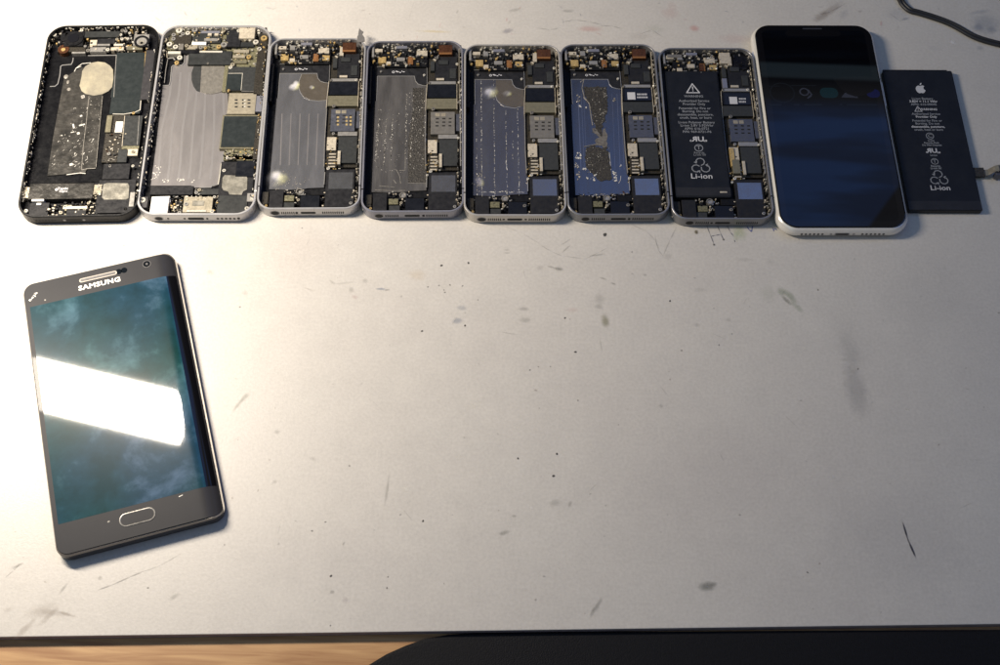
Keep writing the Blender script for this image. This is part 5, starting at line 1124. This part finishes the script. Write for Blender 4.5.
text_mesh('battery_print', 'UR', *K2(432, 90), BZ+.03, 4.4, 'print', root, bold=.14, sx=-1.1); text_mesh('battery_print', 'us', *K2(488, 102), BZ+.03, 2.4, 'print', root, bold=.05); text_mesh('battery_print', 'c', *K2(388, 100), BZ+.03, 2.4, 'print', root, bold=.05)
ringmark(root, *K2(455, 178), 2.2, BZ+.01, 'print_dim', 'T'); recycle(root, *K2(490, 318), 5.8, BZ+.01, 'print_dim'); text_mesh('battery_print', 'Li-ion', *K2(502, 400), BZ+.03, 4.7, 'print', root, bold=.05, sx=1.1)
mb = MB(); mb.cyl(*K2(492, 556), .8, BZ-.02, BZ+.06, 'print', 10, 0); mb.build('white_dot', root)
# connector ribbon curling up out of the right side
a0 = K2(770, 262, 3.0); mb = MB(); fx, fy = a0[0], a0[1]
mb.box(-.6, fy-3.2, 6.2, fy+3.0, 1.2, 2.8, 'battery_wrap'); mb.slots = ['glue_dark']; fl_ = mb.build('connector_tab', root)
mb = MB(); prof = [(5.6, 2.6), (7.0, 2.2), (8.4, 2.8), (9.6, 4.4), (11.0, 6.4), (12.8, 7.4), (14.4, 6.9), (15.2, 5.2), (14.6, 3.4)]
rg = []
for (p, z), (dp, dz) in zip(prof, [(prof[min(i+1, 8)][0]-prof[max(i-1, 0)][0], prof[min(i+1, 8)][1]-prof[max(i-1, 0)][1]) for i in range(9)]):
    l_ = math.hypot(dp, dz); nx, nz_ = -dz/l_*.22, dp/l_*.22
    rg.append([(p-nx, fy-2.4, z-nz_), (p-nx, fy+1.6, z-nz_), (p+nx, fy+1.6, z+nz_), (p+nx, fy-2.4, z+nz_)])
mb.rings(rg, 'sim_grey', True, True); mb.build('connector_ribbon', root)
mb = MB(); mb.box(11.4, fy-4.2, 15.0, fy-1.6, 1.0, 5.6, 'slate'); mb.slots = ['sim_blue']; mb.build('connector_plug', root)

# ------------------------------------------------------------------ curved edge phone, lower left
x, y, a, W_, L_, H_ = POSE['n']
root = tag(empty('curved_screen_phone', x, y, 0, a), 'dark grey phone with smeared screen curving over its right edge, alone at lower left', 'phone')
NW, NL = W_/2, L_/2
ztop = 8.3
def zg(u):
    e = NW-1.0
    if u < e-10: return ztop
    t = min(1, (u-(e-10))/10); return ztop-4.3*(1-math.sqrt(max(0, 1-t*t)))
RC = 6.5
def vh(u, ins):   # half length at u for a rounded outline inset by ins
    w, l, r = NW-ins, NL-ins, RC-ins; d = abs(u)-(w-r)
    if d <= 0: return l
    return l-r+math.sqrt(max(0, r*r-d*d))
def sheet(name, mt, u0, u1, v0f, v1f, dz, thick, par, nu=60, smooth=True):
    mb = MB(); rg_t, rg_b = [], []
    us = [u0+(u1-u0)*(1-math.cos(math.pi*i/nu))/2 for i in range(nu+1)]
    n_ = len(us); vs = []; fs = []
    for u in us:
        z = zg(u)+dz
        for v_, z_ in ((v0f(u), z), (v1f(u), z), (v1f(u), z-thick), (v0f(u), z-thick)): vs.append((u, v_, z_))
    for i in range(n_-1):
        for k in range(4): j = (k+1) % 4; fs.append((i*4+k, (i+1)*4+k, (i+1)*4+j, i*4+j))
    fs.append((0, 1, 2, 3)); fs.append(tuple((n_-1)*4+k for k in (3, 2, 1, 0)))
    mb.add(vs, [f[::-1] for f in fs if f[0] % 4 != 0 or len(set(q//4 for q in f)) != 2], mt)
    tv = [vs[i*4+k] for i in range(n_) for k in (0, 1)]; k0 = len(mb.f)
    mb.add(tv, [(i*2, i*2+2, i*2+3, i*2+1) for i in range(n_-1)], mt); o = mb.build(name, par)
    for p in list(o.data.polygons)[k0:]: p.use_smooth = True
    return o
def nl(i, z, r=RC): return [(p, q, min(z, zg(p)-.25) if z > 1 else z) for p, q in rrect(-NW+i, -NL+i, NW-i, NL-i, max(r-i, .6), 12)]
mb = MB(); mb.rings([nl(1.0, 0), nl(.3, .4), nl(0, 1.3), nl(0, 6.4)], 'charcoal_side', True, False); mb.rings([nl(0, 6.4), nl(.25, 7.0)], 'bronze_rim'); mb.rings([nl(.25, 7.0), nl(.5, 7.6), nl(.8, 8.0)], 'bronze_rim'); mb.rings([nl(.8, 8.0), nl(1.1, 7.7)], 'charcoal_side', False, True); mb.build('body', root)
NZ = lambda x_, y_, s_=5.544, ox=15, oy=245, z_=8.3: toloc('n', *WP(ox+x_/s_, oy+y_/s_, z_))
glass = sheet('front_glass', 'grey_glass', -NW+.95, NW-.9, lambda u: -vh(u, 1.0), lambda u: vh(u, 1.0), 0, .5, root)
sTL = NZ(85, 350); sTR = NZ(840, 165); sBL = NZ(45, 450, 5.544, 50, 445); sBR = NZ(870, 220, 5.544, 50, 445)
su0 = (sTL[0]+sBL[0])/2; sv1 = (sTL[1]+sTR[1])/2; sv0 = (sBL[1]+sBR[1])/2
print('screen', sTL, sTR, sBL, sBR)
sheet('display', 'smeared_haze_screen', su0, (sTR[0]+sBR[0])/2-.5, lambda u: sv0, lambda u: sv1, .03, .05, root)
sheet('display_edge', 'black_glass', (sTR[0]+sBR[0])/2-.48, NW-1.6, lambda u: max(sv0, -vh(u, 1.6)), lambda u: min(sv1, vh(u, 1.6)), .03, .05, root)
mb = MB(); A0, A1 = NZ(397, 190), NZ(525, 162); cu, cv = (A0[0]+A1[0])/2, (A0[1]+A1[1])/2
mb.prism(rrect(cu-10.2, cv-1.3, cu+10.2, cv+1.3, 1.25, 6), 8.25, 8.42, 'bronze_rim', .05); mb.prism(rrect(cu-9.5, cv-.75, cu+9.5, cv+.75, .7, 6), 8.3, 8.46, 'charcoal_side', 0); mb.build('earpiece', root)
for X, Y, r_, mt in ((575, 148, 1.7, 'black_glass'), (605, 140, 1.7, 'black_glass')):
    mb = MB(); mb.cyl(*NZ(X, Y), r_, 8.2, 8.36, mt, 18, 0); mb.build('light_sensor', root)
mb = MB(); u, v = NZ(730, 105); mb.torus_ring(u, v, 2.3, 1.9, 8.2, 8.36, 'charcoal_side'); mb.cyl(u, v, 1.9, 8.2, 8.34, 'black_glass', 20, 0); mb.cyl(u, v, .7, 8.3, 8.36, 'charcoal_side', 12, 0); mb.build('front_camera', root)
A0, A1 = NZ(365, 240), NZ(572, 192); text_mesh('maker_name', 'SAMSUNG', (A0[0]+A1[0])/2, (A0[1]+A1[1])/2, 8.34, 4.0, 'white_plastic', root, bold=.15, sx=1.17, spacing=1.08)
u, v = NZ(485, 400, 5.544, 50, 445)
mb = MB(); pr = lambda k: rrect(u-8.9+k, v-3.6+k, u+8.9-k, v+3.6-k, max(3.5-k, .3), 7)
mb.rings([[(*p, 8.2) for p in pr(0)], [(*p, 8.6) for p in pr(.15)], [(*p, 8.65) for p in pr(.4)], [(*p, 8.45) for p in pr(.8)]], 'steel_shield'); hb = mb.build('home_button', root)
mb = MB(); mb.prism(pr(.75), 8.2, 8.5, 'grey_glass', .05); mb.build('button_face', hb)
mb = MB(); rr = random.Random(21)
for i in range(22):
    t = rr.random(); p = NZ(82+38*t+rr.uniform(-5, 5), 306-40*t+rr.uniform(-6, 6)); mb.obox(p[0], p[1], rr.uniform(.4, 1.4), rr.uniform(.3, .8), .8+rr.gauss(0, .4), 8.28, 8.33+rr.uniform(0, .02), rr.choice(['glue_pale', 'slate', 'residue']))
p = NZ(725, 282, 5.544, 50, 445); mb.obox(*p, 2.2, .5, .2, 8.28, 8.33, 'residue'); p = NZ(325, 425, 5.544, 50, 445); mb.obox(*p, 1.2, .9, .2, 8.28, 8.33, 'glue_pale'); p = NZ(167, 305); mb.obox(*p, .9, .9, 0, 8.28, 8.33, 'glue_pale')
mb.build('glass_chips', glass)

# ------------------------------------------------------------------ cord
cz_ = 1.8
def spl(P_, n=6):
    out = []
    for i in range(len(P_)-1):
        p0, p1, p2, p3 = P_[max(i-1, 0)], P_[i], P_[i+1], P_[min(i+2, len(P_)-1)]
        for k in range(n):
            t = k/n; out.append(tuple(.5*((2*p1[j])+(-p0[j]+p2[j])*t+(2*p0[j]-5*p1[j]+4*p2[j]-p3[j])*t*t+(-p0[j]+3*p1[j]-3*p2[j]+p3[j])*t**3) for j in range(2)))
    out.append(P_[-1]); return out
cp = spl([WP(880+x_/SZ, y_/SZ, cz_) for x_, y_ in ((60, -170), (110, -90), (168, -20), (195, 28), (250, 78), (320, 98), (450, 138), (560, 178), (650, 222), (760, 285), (860, 325), (1000, 362), (1150, 398), (1300, 420))])
root = MB()
for s_ in (-1, 1):
    pts = []
    for i, p in enumerate(cp):
        q = cp[min(i+1, len(cp)-1)]; o_ = cp[max(i-1, 0)]; d = Vector((q[0]-o_[0], q[1]-o_[1])).normalized()
        pts.append((p[0]-d.y*s_*1.05, p[1]+d.x*s_*1.05, 1.15 + .05*s_))
    root.tube(pts, 1.12, 'cord_rubber', 10)
tag(root.build('cord', None, True), 'thin black twin cord curving across the upper right corner of the desk', 'cord')
